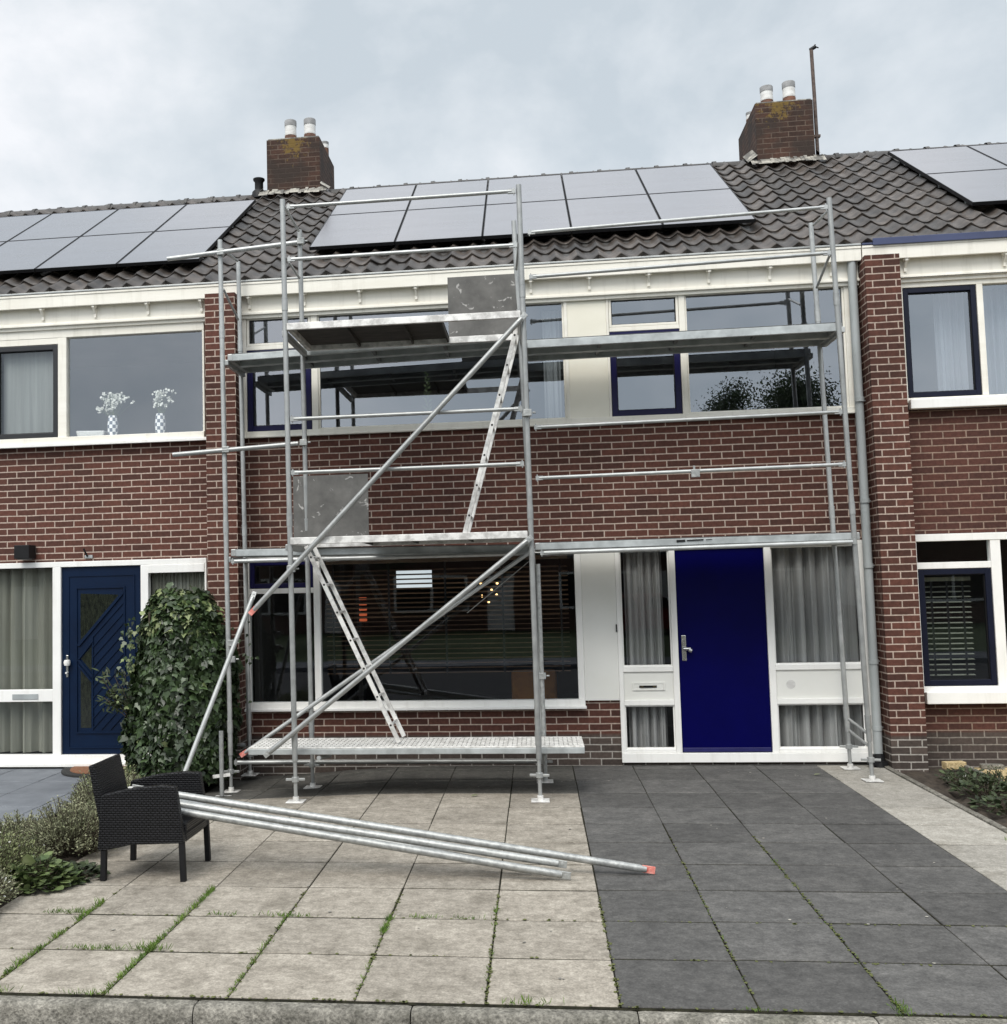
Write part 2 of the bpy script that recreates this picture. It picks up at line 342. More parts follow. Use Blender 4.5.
M['lighttile'] = stone('light_concrete_tile', (0.22, 0.207, 0.178), (0.37, 0.35, 0.31), (0.165, 0.15, 0.122), 0.10)
M['bluetile'] = mat('blue_grey_concrete_tile', (0.105, 0.115, 0.130), 0.75, c2=(0.17, 0.183, 0.20), scale=3.5, detail=10, bump=0.2, bscale=90, attr=0.08, lo=0.3, hi=0.72)
M['joint'] = mat('joint_sand', (0.008, 0.0075, 0.006), 0.95, c2=(0.030, 0.029, 0.017), scale=14, bump=0.4, spec=.1)
M['kerb'] = stone('kerb_concrete', (0.085, 0.080, 0.066), (0.27, 0.255, 0.22), (0.06, 0.060, 0.042), 0.10, .6, .75)
M['soil'] = mat('garden_soil', (0.022, 0.016, 0.011), 0.95, c2=(0.055, 0.042, 0.030), scale=14, bump=0.8, bscale=40)
M['asphalt'] = mat('asphalt', (0.04, 0.04, 0.042), 0.85, c2=(0.065, 0.065, 0.067), scale=30, bump=0.4, bscale=120)
M['lawn'] = mat('verge_grass', (0.03, 0.055, 0.014), 0.9, c2=(0.065, 0.095, 0.03), scale=4, bump=0.6, bscale=60)
M['ivy'] = mat('ivy_leaf', (0.020, 0.036, 0.013), 0.40, c2=(0.050, 0.080, 0.030), scale=4, attr=0.6, trans=0.12)
M['ivy_pale'] = mat('variegated_leaf', (0.12, 0.17, 0.05), 0.5, c2=(0.30, 0.34, 0.17), scale=6, attr=0.3, trans=0.2)
M['heath'] = mat('grey_green_foliage', (0.135, 0.150, 0.080), 0.8, c2=(0.30, 0.305, 0.190), scale=9, attr=0.55, trans=0.15)
M['heath2'] = mat('olive_foliage', (0.10, 0.125, 0.052), 0.8, c2=(0.24, 0.26, 0.125), scale=9, attr=0.55, trans=0.15)
M['herb'] = mat('fresh_green_leaf', (0.045, 0.075, 0.022), 0.55, c2=(0.115, 0.15, 0.055), scale=9, attr=0.5, trans=0.2)
M['darkherb'] = mat('dark_green_leaf', (0.022, 0.035, 0.014), 0.6, c2=(0.055, 0.075, 0.03), scale=9, attr=0.5, trans=0.12)
M['grass'] = mat('joint_grass', (0.065, 0.135, 0.016), 0.6, c2=(0.15, 0.235, 0.035), scale=6, attr=0.45, trans=0.25)
M['moss'] = mat('moss', (0.06, 0.07, 0.018), 0.95, c2=(0.12, 0.13, 0.04), scale=30, bump=0.5)
M['stem'] = mat('woody_stem', (0.05, 0.038, 0.025), 0.85, c2=(0.09, 0.07, 0.05), scale=20)
M['treeleaf'] = mat('tree_leaf', (0.022, 0.040, 0.012), 0.7, c2=(0.05, 0.075, 0.025), scale=3, attr=0.5, trans=0.1)
M['bark'] = mat('bark', (0.05, 0.04, 0.03), 0.9, c2=(0.09, 0.075, 0.06), scale=9, bump=0.6)
M['curtain'] = mat('grey_net_curtain', (0.30, 0.30, 0.293), 0.9, c2=(0.40, 0.40, 0.392), scale=2, stretch=(8, 8, 0.3), trans=0.08)
M['curtain_green'] = mat('grey_green_curtain', (0.19, 0.195, 0.16), 0.9, c2=(0.26, 0.265, 0.22), scale=2, stretch=(8, 8, 0.3), trans=0.08)
M['curtain_white'] = mat('pale_curtain', (0.42, 0.44, 0.46), 0.9, c2=(0.54, 0.56, 0.58), scale=2, stretch=(8, 8, 0.3), trans=0.3)
M['blind'] = mat('dark_wooden_slat', (0.12, 0.066, 0.038), 0.4, c2=(0.21, 0.125, 0.075), scale=6, stretch=(0.5, 4, 4))
M['mat_black'] = mat('rubber_mat', (0.015, 0.015, 0.015), 0.9, c2=(0.03, 0.03, 0.028), scale=60, bump=0.5)
M['coir'] = mat('rust_brown_coir', (0.16, 0.065, 0.03), 0.95, c2=(0.26, 0.12, 0.06), scale=80, bump=0.6)
M['gravel'] = mat('sandy_gravel', (0.33, 0.24, 0.11), 0.95, c2=(0.56, 0.44, 0.25), scale=45, detail=4, bump=0.9, bscale=70)
M['potclay'] = mat('sooty_clay', (0.06, 0.03, 0.02), 0.8, c2=(0.16, 0.07, 0.04), scale=14)
M['potwhite'] = mat('pale_ceramic_pot', (0.52, 0.51, 0.49), 0.6, c2=(0.68, 0.68, 0.66), scale=8, stretch=(1, 1, 3))
M['potgrey'] = mat('grey_pot_rim', (0.16, 0.16, 0.16), 0.7, c2=(0.30, 0.30, 0.30), scale=8)
M['lichen'] = mat('orange_lichen', (0.20, 0.11, 0.015), 0.95, c2=(0.42, 0.27, 0.05), scale=30, bump=0.6)
M['rust'] = mat('rusty_mast', (0.055, 0.038, 0.032), 0.75, c2=(0.12, 0.085, 0.07), scale=20)

def panel_mat():
    m, n, l, b = new_mat('solar_glass')
    t = n.new('ShaderNodeTexCoord')
    br = n.new('ShaderNodeTexBrick'); br.offset = 0.0; br.inputs['Scale'].default_value = 1.0
    br.inputs['Brick Width'].default_value = 0.156; br.inputs['Row Height'].default_value = 0.156; br.inputs['Mortar Size'].default_value = 0.0022; br.inputs['Mortar Smooth'].default_value = 0.5
    br.inputs['Color1'].default_value = (0.046, 0.040, 0.049, 1); br.inputs['Color2'].default_value = (0.054, 0.049, 0.060, 1); br.inputs['Mortar'].default_value = (0.06, 0.06, 0.075, 1)
    l.new(t.outputs['Object'], br.inputs['Vector'])
    no = n.new('ShaderNodeTexNoise'); no.inputs['Scale'].default_value = 1.6; no.inputs['Detail'].default_value = 6
    mpp = n.new('ShaderNodeMapping'); mpp.inputs['Scale'].default_value = (0.5, 3, 1); l.new(t.outputs['Object'], mpp.inputs[0]); l.new(mpp.outputs[0], no.inputs['Vector'])
    l.new(br.outputs['Color'], b.inputs['Base Color'])
    mr = n.new('ShaderNodeMapRange'); mr.inputs['To Min'].default_value = 0.16; mr.inputs['To Max'].default_value = 0.34; l.new(no.outputs['Fac'], mr.inputs['Value']); l.new(mr.outputs[0], b.inputs['Roughness'])
    b.inputs['IOR'].default_value = 2.1; b.inputs['Specular IOR Level'].default_value = 0.6
    b.inputs['Coat Weight'].default_value = 0.5; b.inputs['Coat Roughness'].default_value = 0.12
    return m
M['solar'] = panel_mat()

def weave_mat():
    m, n, l, b = new_mat('black_rattan')
    b.inputs['Roughness'].default_value = 0.38; b.inputs['Specular IOR Level'].default_value = 0.35
    t = n.new('ShaderNodeTexCoord')
    s = n.new('ShaderNodeSeparateXYZ'); l.new(t.outputs['Object'], s.inputs[0])
    ad = n.new('ShaderNodeMath'); ad.operation = 'ADD'; l.new(s.outputs['X'], ad.inputs[0]); l.new(s.outputs['Y'], ad.inputs[1])
    cb = n.new('ShaderNodeCombineXYZ'); l.new(ad.outputs[0], cb.inputs['X']); l.new(s.outputs['Z'], cb.inputs['Y'])
    br = n.new('ShaderNodeTexBrick'); br.offset = 0.5; br.inputs['Scale'].default_value = 1.0
    br.inputs['Brick Width'].default_value = 0.030; br.inputs['Row Height'].default_value = 0.0150; br.inputs['Mortar Size'].default_value = 0.0042; br.inputs['Mortar Smooth'].default_value = 0.9
    br.inputs['Color1'].default_value = (0.006, 0.006, 0.0075, 1); br.inputs['Color2'].default_value = (0.0115, 0.0115, 0.014, 1); br.inputs['Mortar'].default_value = (0.0008, 0.0008, 0.001, 1)
    l.new(cb.outputs[0], br.inputs['Vector']); l.new(br.outputs['Color'], b.inputs['Base Color'])
    bp = n.new('ShaderNodeBump'); bp.invert = True; bp.inputs['Strength'].default_value = 1.0; bp.inputs['Distance'].default_value = 0.008
    l.new(br.outputs['Fac'], bp.inputs['Height']); l.new(bp.outputs[0], b.inputs['Normal'])
    return m
M['rattan'] = weave_mat()

def lichen_brick(cx, cz):
    m = brick_mat('lichen_chimney_brick', (0.066, 0.034, 0.024), (0.036, 0.021, 0.016), (0.11, 0.080, 0.062), weather=0.85, off=(0.03, 0.01, 0))
    n, l = m.node_tree.nodes, m.node_tree.links; b = n['Principled BSDF']; src = b.inputs['Base Color'].links[0].from_socket
    t = n.new('ShaderNodeTexCoord'); mp = n.new('ShaderNodeMapping'); mp.inputs['Location'].default_value = (-cx / .26, 0, -cz / .24); mp.inputs['Scale'].default_value = (1 / .26, 0, 1 / .24)
    l.new(t.outputs['Object'], mp.inputs[0]); ln = n.new('ShaderNodeVectorMath'); ln.operation = 'LENGTH'; l.new(mp.outputs[0], ln.inputs[0])
    no = n.new('ShaderNodeTexNoise'); no.inputs['Scale'].default_value = 13; no.inputs['Detail'].default_value = 8; no.inputs['Roughness'].default_value = .7; l.new(t.outputs['Object'], no.inputs['Vector'])
    a = n.new('ShaderNodeMath'); a.operation = 'MULTIPLY_ADD'; a.inputs[1].default_value = -.20; l.new(ln.outputs['Value'], a.inputs[0]); l.new(no.outputs['Fac'], a.inputs[2])
    mr = n.new('ShaderNodeMapRange'); mr.inputs['From Min'].default_value = .36; mr.inputs['From Max'].default_value = .45; l.new(a.outputs[0], mr.inputs['Value'])
    mx = n.new('ShaderNodeMix'); mx.data_type = 'RGBA'; mx.inputs['B'].default_value = (.15, .098, .028, 1); l.new(mr.outputs[0], mx.inputs['Factor']); l.new(src, mx.inputs['A']); l.new(mx.outputs['Result'], b.inputs['Base Color'])
    return m
def hatch_mat():
    m = mat('scuffed_grey_board', (0.085, 0.083, 0.078), 0.75, c2=(0.165, 0.16, 0.15), scale=5, detail=10, lo=0.35, hi=0.75, bump=0.1)
    n, l = m.node_tree.nodes, m.node_tree.links; b = n['Principled BSDF']; src = b.inputs['Base Color'].links[0].from_socket
    t = n.new('ShaderNodeTexCoord'); no = n.new('ShaderNodeTexNoise'); no.inputs['Scale'].default_value = 9; no.inputs['Detail'].default_value = 7; no.inputs['Roughness'].default_value = .62; no.inputs['Distortion'].default_value = .6
    l.new(t.outputs['Object'], no.inputs['Vector'])
    mr = n.new('ShaderNodeMapRange'); mr.inputs['From Min'].default_value = .615; mr.inputs['From Max'].default_value = .66; mr.inputs['To Max'].default_value = .8; l.new(no.outputs['Fac'], mr.inputs['Value'])
    mx = n.new('ShaderNodeMix'); mx.data_type = 'RGBA'; mx.inputs['B'].default_value = (.46, .45, .43, 1); l.new(mr.outputs[0], mx.inputs['Factor']); l.new(src, mx.inputs['A']); l.new(mx.outputs['Result'], b.inputs['Base Color'])
    return m
M['hatch'] = hatch_mat()
def check_mat():
    m, n, l, b = new_mat('checkered_glaze')
    b.inputs['Roughness'].default_value = 0.3
    t = n.new('ShaderNodeTexCoord'); s = n.new('ShaderNodeSeparateXYZ'); l.new(t.outputs['Object'], s.inputs[0])
    at = n.new('ShaderNodeMath'); at.operation = 'ARCTAN2'; l.new(s.outputs['Y'], at.inputs[0]); l.new(s.outputs['X'], at.inputs[1])
    cb = n.new('ShaderNodeCombineXYZ')
    a2 = n.new('ShaderNodeMath'); a2.operation = 'MULTIPLY'; a2.inputs[1].default_value = 10 / (2 * math.pi); l.new(at.outputs[0], a2.inputs[0])
    z2 = n.new('ShaderNodeMath'); z2.operation = 'MULTIPLY'; z2.inputs[1].default_value = 25.0; l.new(s.outputs['Z'], z2.inputs[0])
    l.new(a2.outputs[0], cb.inputs['X']); l.new(z2.outputs[0], cb.inputs['Y']); cb.inputs['Z'].default_value = 0.5
    ck = n.new('ShaderNodeTexChecker'); ck.inputs['Scale'].default_value = 1.0
    ck.inputs['Color1'].default_value = (0.93, 0.93, 0.92, 1); ck.inputs['Color2'].default_value = (0.10, 0.12, 0.16, 1)
    l.new(cb.outputs[0], ck.inputs['Vector']); l.new(ck.outputs['Color'], b.inputs['Base Color'])
    return m
M['check'] = check_mat()
M['petal'] = mat('white_flower', (0.66, 0.67, 0.60), 0.7, c2=(0.78, 0.78, 0.73), scale=20)
M['basket'] = mat('white_basket', (0.6, 0.6, 0.58), 0.7, c2=(0.75, 0.75, 0.73), scale=40, bump=0.5)
M['carred'] = mat('red_car_paint', (0.25, 0.01, 0.012), 0.3, c2=(0.28, 0.012, 0.014), scale=2, coat=0.5)
M['yellow'] = mat('yellow_plastic', (0.55, 0.36, 0.02), 0.5, c2=(0.6, 0.4, 0.03), scale=5)

YF = 6.236
def gz(x, y):
    """the terrace sags a little at its far left corner"""
    def ss(a, b, v):
        t = max(0, min(1, (v - a) / (b - a))); return t * t * (3 - 2 * t)
    return -0.10 * ss(-1.6, -3.4, x) * ss(4.1, 5.3, y) * (1 if x > -4.45 else 0)

# ================================================================== SETTING: ground, paving, kerb, road
def ground_sheet():
    mb = MB()
    xs = [-200, -40, -14, -4.5, -3.6, 3.06, 14, 40, 200]; ys = [-0.14, 6.4, 20, 60, 300]
    for i in range(len(xs) - 1):
        for j in range(len(ys) - 1):
            mb.face([(xs[i], ys[j], -0.16), (xs[i + 1], ys[j], -0.16), (xs[i + 1], ys[j + 1], -0.16), (xs[i], ys[j + 1], -0.16)])
    return mb.build('ground', M['soil'])
struct(ground_sheet())
mb = MB(); mb.box(-60, 60, -7.5, -0.145, -0.4, -0.135); struct(mb.build('road', M['asphalt']))
mb = MB(); mb.box(-60, 60, -9.5, -7.5, -0.4, -0.03); struct(mb.build('opposite_pavement', M['bluetile']))
mb = MB(); mb.box(-200, 200, -200, -9.5, -0.4, -0.04); struct(mb.build('grass_verge', M['lawn']))

def joint_bed(x0, x1, y0, y1, n):
    mb = MB(); nx, ny = max(1, int((x1 - x0) / .3)), max(1, int((y1 - y0) / .3))
    for i in range(nx):
        for j in range(ny):
            X = [x0 + (x1 - x0) * (i + a) / nx for a in (0, 1)]; Y = [y0 + (y1 - y0) * (j + a) / ny for a in (0, 1)]
            mb.face([(X[a], Y[b], gz(X[a], Y[b]) - (0.0045 if gz(X[a], Y[b]) > -.0005 else .014)) for a, b in ((0, 0), (1, 0), (1, 1), (0, 1))])
    return struct(mb.build(n, M['joint']))
joint_bed(-3.6, 3.0, -0.02, 6.4, 'jointing_sand')
def tiles(name, material, x0, x1, y0, y1, tx, ty, rng, gap=0.0035, jit=0.0018, wob=0.002, stag=0.0):
    mb = MB(); y = y0; cs = [rng.uniform(-stag, stag) for _ in range(40)]
    while y < y1 - 0.02:
        ye = min(y + ty, y1); x = x0
        while x < x1 - 0.02:
            xe = min(x + tx, x1); mb.rr = rng.random()
            g = [gap + rng.uniform(-.001, .0015) for _ in range(4)]
            ox, oy = rng.uniform(-wob, wob), rng.uniform(-wob, wob); c_ = cs[int(round((x - x0) / tx))]
            a = (x + g[0] + ox, xe - g[1] + ox, y + g[2] + .0065 + oy + (c_ if y > y0 + .01 else 0), ye - g[3] - .0065 + oy + (c_ if ye < y1 - .01 else 0))
            dz = [rng.uniform(-jit, jit) for _ in range(4)]
            P = [(a[0], a[2]), (a[1], a[2]), (a[1], a[3]), (a[0], a[3])]
            b = 0.003; I = [(a[0] + b, a[2] + b), (a[1] - b, a[2] + b), (a[1] - b, a[3] - b), (a[0] + b, a[3] - b)]
            bot = [(p[0], p[1], gz(*p) - 0.04) for p in P]
            edge = [(p[0], p[1], gz(*p) + d - 0.004) for p, d in zip(P, dz)]
            top = [(p[0], p[1], gz(*p) + d) for p, d in zip(I, dz)]
            k = len(mb.v)
            mb.quads(bot + edge + top, [(8, 9, 10, 11)] + [(i, (i + 1) % 4, 4 + (i + 1) % 4, 4 + i) for i in range(4)] + [(4 + i, 4 + (i + 1) % 4, 8 + (i + 1) % 4, 8 + i) for i in range(4)])
            x = xe
        y = ye
    return struct(mb.build(name, material))
rg = random.Random(3)
tiles('beige_terrace_paving', M['beige'], -3.6, 0.0, 0.0, 4.8, 0.6, 0.6, rg, stag=0.008)
tiles('dark_terrace_paving', M['reartile'], -3.6, 0.0, 4.8, 6.22, 0.6, 0.6, rg)
tiles('dark_driveway_paving', M['darktile'], 0.0, 2.4, 0.0, 6.22, 0.6, 0.6, rg, stag=0.03)
tiles('light_path_paving', M['lighttile'], 2.4, 3.0, 0.0, 6.22, 0.6, 0.6, rg)
mb = MB(); mb.box(-12, -4.47, -0.02, 6.24, -0.15, -0.0045); struct(mb.build('neighbour_jointing_sand', M['joint']))
tiles('blue_grey_neighbour_paving', M['bluetile'], -11.97, -4.5, 0.0, 6.22, 0.6, 0.6, rg)
mb = MB()
for y in [i * 1.0 for i in range(7)]:
    mb.rr = rg.random(); mb.box(3.004, 3.058, y + .003, min(y + .997, 6.2), -0.15, 0.012 + rg.uniform(-.003, .003))
struct(mb.build('edging_strip', M['kerb'], bevel=0.008))
# kerb stones, one metre long, rounded front edge
mb = MB(); prof = [(-0.012, -0.006), (-0.065, -0.002), (-0.085, -0.005), (-0.102, -0.016), (-0.112, -0.036), (-0.118, -0.14)]
xk = -12.93
while xk < 12:
    mb.rr = rg.random(); a, b = xk + .003, xk + .997; dz = rg.uniform(-.004, .004)
    n_ = len(prof); vs = []
    for X in (a, a + .02, b - .02, b):
        ins = 0.004 if X in (a, b) else 0
        vs += [(X, y + ins * (1 if y < -.1 else 0), z + dz - ins) for y, z in prof] + [(X, -0.012, -0.2)]
    k_ = n_ + 1; fs = []
    for i in range(3):
        for j in range(n_ - 1): fs.append((i * k_ + j, i * k_ + j + 1, (i + 1) * k_ + j + 1, (i + 1) * k_ + j))
    fs += [tuple(range(k_)), tuple(reversed(range(3 * k_, 4 * k_)))]
    mb.quads(vs, fs); xk += 1.0
struct(mb.build('kerb', M['kerb'], smooth=True))
# planting beds
def bed(name, x0, x1, y0, y1, h, m, rng, amp=0.03):
    mb = MB(); nx, ny = max(2, int((x1 - x0) / .08)), max(2, int((y1 - y0) / .08))
    H = [[h + rng.uniform(-amp, amp) * (0.2 if i in (0, nx) or j in (0, ny) else 1) for j in range(ny + 1)] for i in range(nx + 1)]
    vs = [(x0 + (x1 - x0) * i / nx, y0 + (y1 - y0) * j / ny, H[i][j]) for i in range(nx + 1) for j in range(ny + 1)]
    fs = [(i * (ny + 1) + j, (i + 1) * (ny + 1) + j, (i + 1) * (ny + 1) + j + 1, i * (ny + 1) + j + 1) for i in range(nx) for j in range(ny)]
    mb.quads(vs, fs); return struct(mb.build(name, m, smooth=True))
bed('left_garden_soil', -4.47, -3.6, 0.0, 6.2, -0.02, M['soil'], rg)
bed('right_garden_soil', 3.06, 9.0, 0.0, 6.235, -0.03, M['soil'], rg)
bed('gravel_patch', 3.74, 8.5, 3.2, 6.02, 0.005, M['gravel'], rg, 0.012)

# ================================================================== HOUSES
def wall_with_holes(mb, x0, x1, z0, z1, holes, y0, y1):
    xs = sorted({x0, x1} | {h[0] for h in holes} | {h[1] for h in holes}); zs = sorted({z0, z1} | {h[2] for h in holes} | {h[3] for h in holes})
    xs = [x for x in xs if x0 <= x <= x1]; zs = [z for z in zs if z0 <= z <= z1]
    for j in range(len(zs) - 1):
        run = None
        for i in range(len(xs) - 1):
            cx, cz = (xs[i] + xs[i + 1]) / 2, (zs[j] + zs[j + 1]) / 2
            solid = not any(h[0] < cx < h[1] and h[2] < cz < h[3] for h in holes)
            if solid and run is None: run = xs[i]
            if run is not None and (not solid or i == len(xs) - 2):
                e_ = xs[i + 1] if solid else xs[i]; mb.box(run, e_, y0, y1, zs[j], zs[j + 1]); run = None

TH = R(32.5); EY, EZ = 6.13, 5.245; SR = 4.37
def roofpt(x, s, h=0.0):
    return (x, EY + s * math.cos(TH) - h * math.sin(TH), EZ + s * math.sin(TH) + h * math.cos(TH))
TW = 0.223
def roof_tiles(x0, x1, rng, back=False):
    mb = MB(); nrow = 13; L = SR / nrow; ns = 12
    def hprof(t):
        t = t % 1.0
        q = math.sin(math.pi * t); return 0.010 - 0.062 * (math.sqrt(q * q + 0.012) - 0.11) + 0.004 * math.sin(2 * math.pi * t)
    k0, k1 = int(round(x0 / TW)), int(round(x1 / TW))
    for r_ in range(nrow):
        off = 0.0
        for k in range(k0, k1):
            mb.rr = rng.random(); ds = rng.uniform(-.006, .006); dh = rng.uniform(-.003, .003)
            vs = []
            for i in range(ns + 1):
                t = i / ns; X = (k + t) * TW + off
                pass
                h = hprof(t) + dh
                s0 = r_ * L + ds - (0.02 if r_ == 0 else 0.0); s1 = (r_ + 1) * L + 0.04
                vs += [roofpt(X, s0, h + 0.008), roofpt(X, s0 - 0.004, h + 0.044), roofpt(X, s0 + 0.010, h + 0.053), roofpt(X, s1, h + 0.016)]
            fs = []
            for i in range(ns):
                a, b = i * 4, (i + 1) * 4
                fs += [(a, b, b + 1, a + 1), (a + 1, b + 1, b + 2, a + 2), (a + 2, b + 2, b + 3, a + 3)]
            mb.quads(vs, fs)
    return mb
def add_roof(house, x0, x1, rng):
    o = roof_tiles(x0, x1, rng).build('roof', M['tile'], house, smooth=True)
    mb = MB()   # rear slope and under-layer
    ry, rz = roofpt(0, SR)[1:]
    mb.hexa([(x0, EY, EZ - .05), (x1, EY, EZ - .05), (x1, ry, rz - .05), (x0, ry, rz - .05), (x0, EY, EZ - .02), (x1, EY, EZ - .02), (x1, ry, rz - .02), (x0, ry, rz - .02)])
    by = 2 * ry - EY
    mb.hexa([(x0, ry, rz - .05), (x1, ry, rz - .05), (x1, by, EZ - .05), (x0, by, EZ - .05), (x0, ry, rz + .02), (x1, ry, rz + .02), (x1, by, EZ + .02), (x0, by, EZ + .02)])
    mb.build('roof_boarding', M['ridge'], o)
    mb = MB(); X = x0; 
    while X < x1 - .01:
        e_ = min(X + .39, x1); mb.rr = rng.random(); vs = []; n_ = 10
        for (xx, rad, up) in ((X + .0, .112, -.004), (X + .05, .114, -.002), (X + .052, .104, -.010), (e_ + .02, .101, -.012)):
            for k in range(n_ + 1):
                t = math.pi * k / n_; vs.append((xx, ry + rad * math.cos(t) * 1.05, rz - .065 + up + rad * .9 * math.sin(t)))
        fs = [(r_ * (n_ + 1) + k, (r_ + 1) * (n_ + 1) + k, (r_ + 1) * (n_ + 1) + k + 1, r_ * (n_ + 1) + k + 1) for r_ in range(3) for k in range(n_)]
        mb.quads(vs, fs); X = e_
    mb.build('ridge_tiles', M['ridge'], o, smooth=True)
    return o

def add_eaves(house, x0, x1, piers, brackets, mfas=None, blue=False):
    mfas = mfas or M['cream']
    mb = MB(); mb.box(x0, x1, 6.10, 6.125, 5.058, 5.21); mb.box(x0, x1, 6.092, 6.0995, 5.182, 5.207)
    o = mb.build('fascia', mfas, house, bevel=0.004)
    mb = MB(); mb.box(x0, x1, 6.126, 6.20, 5.072, 5.085); mb.build('soffit', mfas, house)
    mb = MB(); mb.box(x0, x1, 6.086, 6.18, 5.2115, 5.232); mb.build('gutter_edge', M['blue_trim'] if blue else M['galv'], house, bevel=0.004)
    if blue:
        mb = MB(); mb.box(x0 + .10, x1, 6.072, 6.0855, 5.20, 5.272); mb.build('blue_gutter_trim', M['blue_trim'], house, bevel=0.004)
    segs = []; a = x0
    for p0, p1 in piers:
        if p0 > a: segs.append((a, p0))
        a = p1
    if a < x1: segs.append((a, x1))
    mb = MB()
    for a, b in segs:
        mb.box(a, b, 6.19, 6.214, 4.83, 5.071); mb.box(a, b, 6.160, 6.1885, 4.866, 4.892); mb.box(a, b, 6.176, 6.1895, 4.8925, 4.905)
    mb.build('frieze', mfas, house, bevel=0.004)
    for bx in brackets:
        mb = MB(); mb.box(bx - .013, bx + .013, 6.168, 6.1895, 4.935, 5.071); mb.box(bx - .013, bx + .013, 6.112, 6.1675, 5.035, 5.0705); mb.obox((bx, 6.125, 5.04), (bx, 6.175, 4.975), (1, 0, 0), .020, .016)
        mb.box(bx - .030, bx + .030, 6.126, 6.1675, 5.045, 5.0695)
        mb.build('gutter_bracket', mfas, house)
def pier(house, x0, x1, z1=5.072, m=None):
    mb = MB(); mb.box(x0, x1, 5.98, 6.50, -0.14, z1); mb.build('pier', m or M['brick'], house)
def pane(parent, x0, x1, z0, z1, y=6.262, m=None):
    mb = MB(); mb.face([(x0, y, z0), (x1, y, z0), (x1, y, z1), (x0, y, z1)]); return mb.build('pane', m or M['glass'], parent)
def sash(parent, x0, x1, z0, z1, m, w=0.055, y0=6.222, gm=None, yp=6.258):
    mb = MB(); mb.ring(x0, x1, z0, z1, w, y0, y0 + .05); s = mb.build('sash', m, parent, bevel=0.004)
    mb = MB(); mb.ring(x0 + w, x1 - w, z0 + w, z1 - w, 0.008, y0 + .02, y0 + .045); mb.build('glazing_bead', M['black'] if m != M['white'] else M['white'], parent)
    pane(parent, x0 + w, x1 - w, z0 + w, z1 - w, yp, gm); return s
def room(house, x0, x1, y0, y1, z0, z1, m, holes=()):
    mb = MB(); t = .06
    mb.box(x0, x1, y0, y1, z0, z0 + t); mb.box(x0, x1, y0, y1, z1 - t, z1)
    mb.box(x0, x0 + t, y0, y1, z0 + t, z1 - t); mb.box(x1 - t, x1, y0, y1, z0 + t, z1 - t)
    wall_with_holes(mb, x0 + t, x1 - t, z0 + t, z1 - t, list(holes), y1 - t, y1)
    return mb.build('room', m, house)
def shell(house, x0, x1, m, party=True):
    mb = MB(); by = 13.0
    holes = []
    wall_with_holes(mb, x0, x1, -0.15, 5.1, [(-3.0, -.2, 0.8, 2.4)] if x0 < -2 < x1 else [], by - .2, by)
    return mb.build('rear_wall', m, house)
def curtain(name, label, x0, x1, z0, z1, y, m, folds, amp, rng, cat='curtain'):
    mb = MB(); n_ = max(20, int(folds * 10)); ph = rng.uniform(0, 6)
    cols = []
    for i in range(n_ + 1):
        t = i / n_; f = t * folds * 2 * math.pi
        yy = y + amp * (math.sin(f + ph + .8 * math.sin(f * .37)) + .35 * math.sin(2.3 * f + 1)) ; cols.append((x0 + (x1 - x0) * t, yy))
    zs = [z0 + (z1 - z0) * j / 5 for j in range(6)]
    vs = [(cx_ , y + (cy_ - y) * (1 - .35 * j / 5), zz_) for j, zz_ in enumerate(zs) for cx_, cy_ in cols]
    fs = [(j * (n_ + 1) + i, j * (n_ + 1) + i + 1, (j + 1) * (n_ + 1) + i + 1, (j + 1) * (n_ + 1) + i) for j in range(5) for i in range(n_)]
    mb.quads(vs, fs); o = mb.build(name, m, smooth=True); return tag(o, label, cat)

# ---------------------------------------------------------------- middle house
H = thing('terraced_house', 'brick terraced house with plain deep blue front door, behind the scaffold', 'house', (0, 6.5, 0))
rr = random.Random(11)
up = (-3.43, 3.02, 3.53, 4.876); lowin = (-3.43, 0.15, 0.585, 2.235); pan = (0.15, 0.50, 0.585, 2.235); door = (0.50, 3.02, 0.0, 2.235)
mb = MB(); wall_with_holes(mb, -3.43, 3.05, -0.15, 5.2, [up, (-3.43, 0.15, 0.60, 2.235), (0.15, 0.50, 0.66, 2.235), (0.50, 3.03, 0.03, 2.235)], 6.25, 6.46); mb.build('wall', M['brick'], H)
pier(H, 3.053, 3.385)
add_roof(H, -16 * TW, 14 * TW, rr)
add_eaves(H, -3.59, 3.06, [(-3.59, -3.425), (3.05, 3.06)], [-3.32 + .61 * i for i in range(11)])
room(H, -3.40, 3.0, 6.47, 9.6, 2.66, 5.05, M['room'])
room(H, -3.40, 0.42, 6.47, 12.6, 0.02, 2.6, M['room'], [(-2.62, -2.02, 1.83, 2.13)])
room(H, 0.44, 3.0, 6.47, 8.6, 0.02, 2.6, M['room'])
shell(H, -3.6, 3.22, M['brick'])
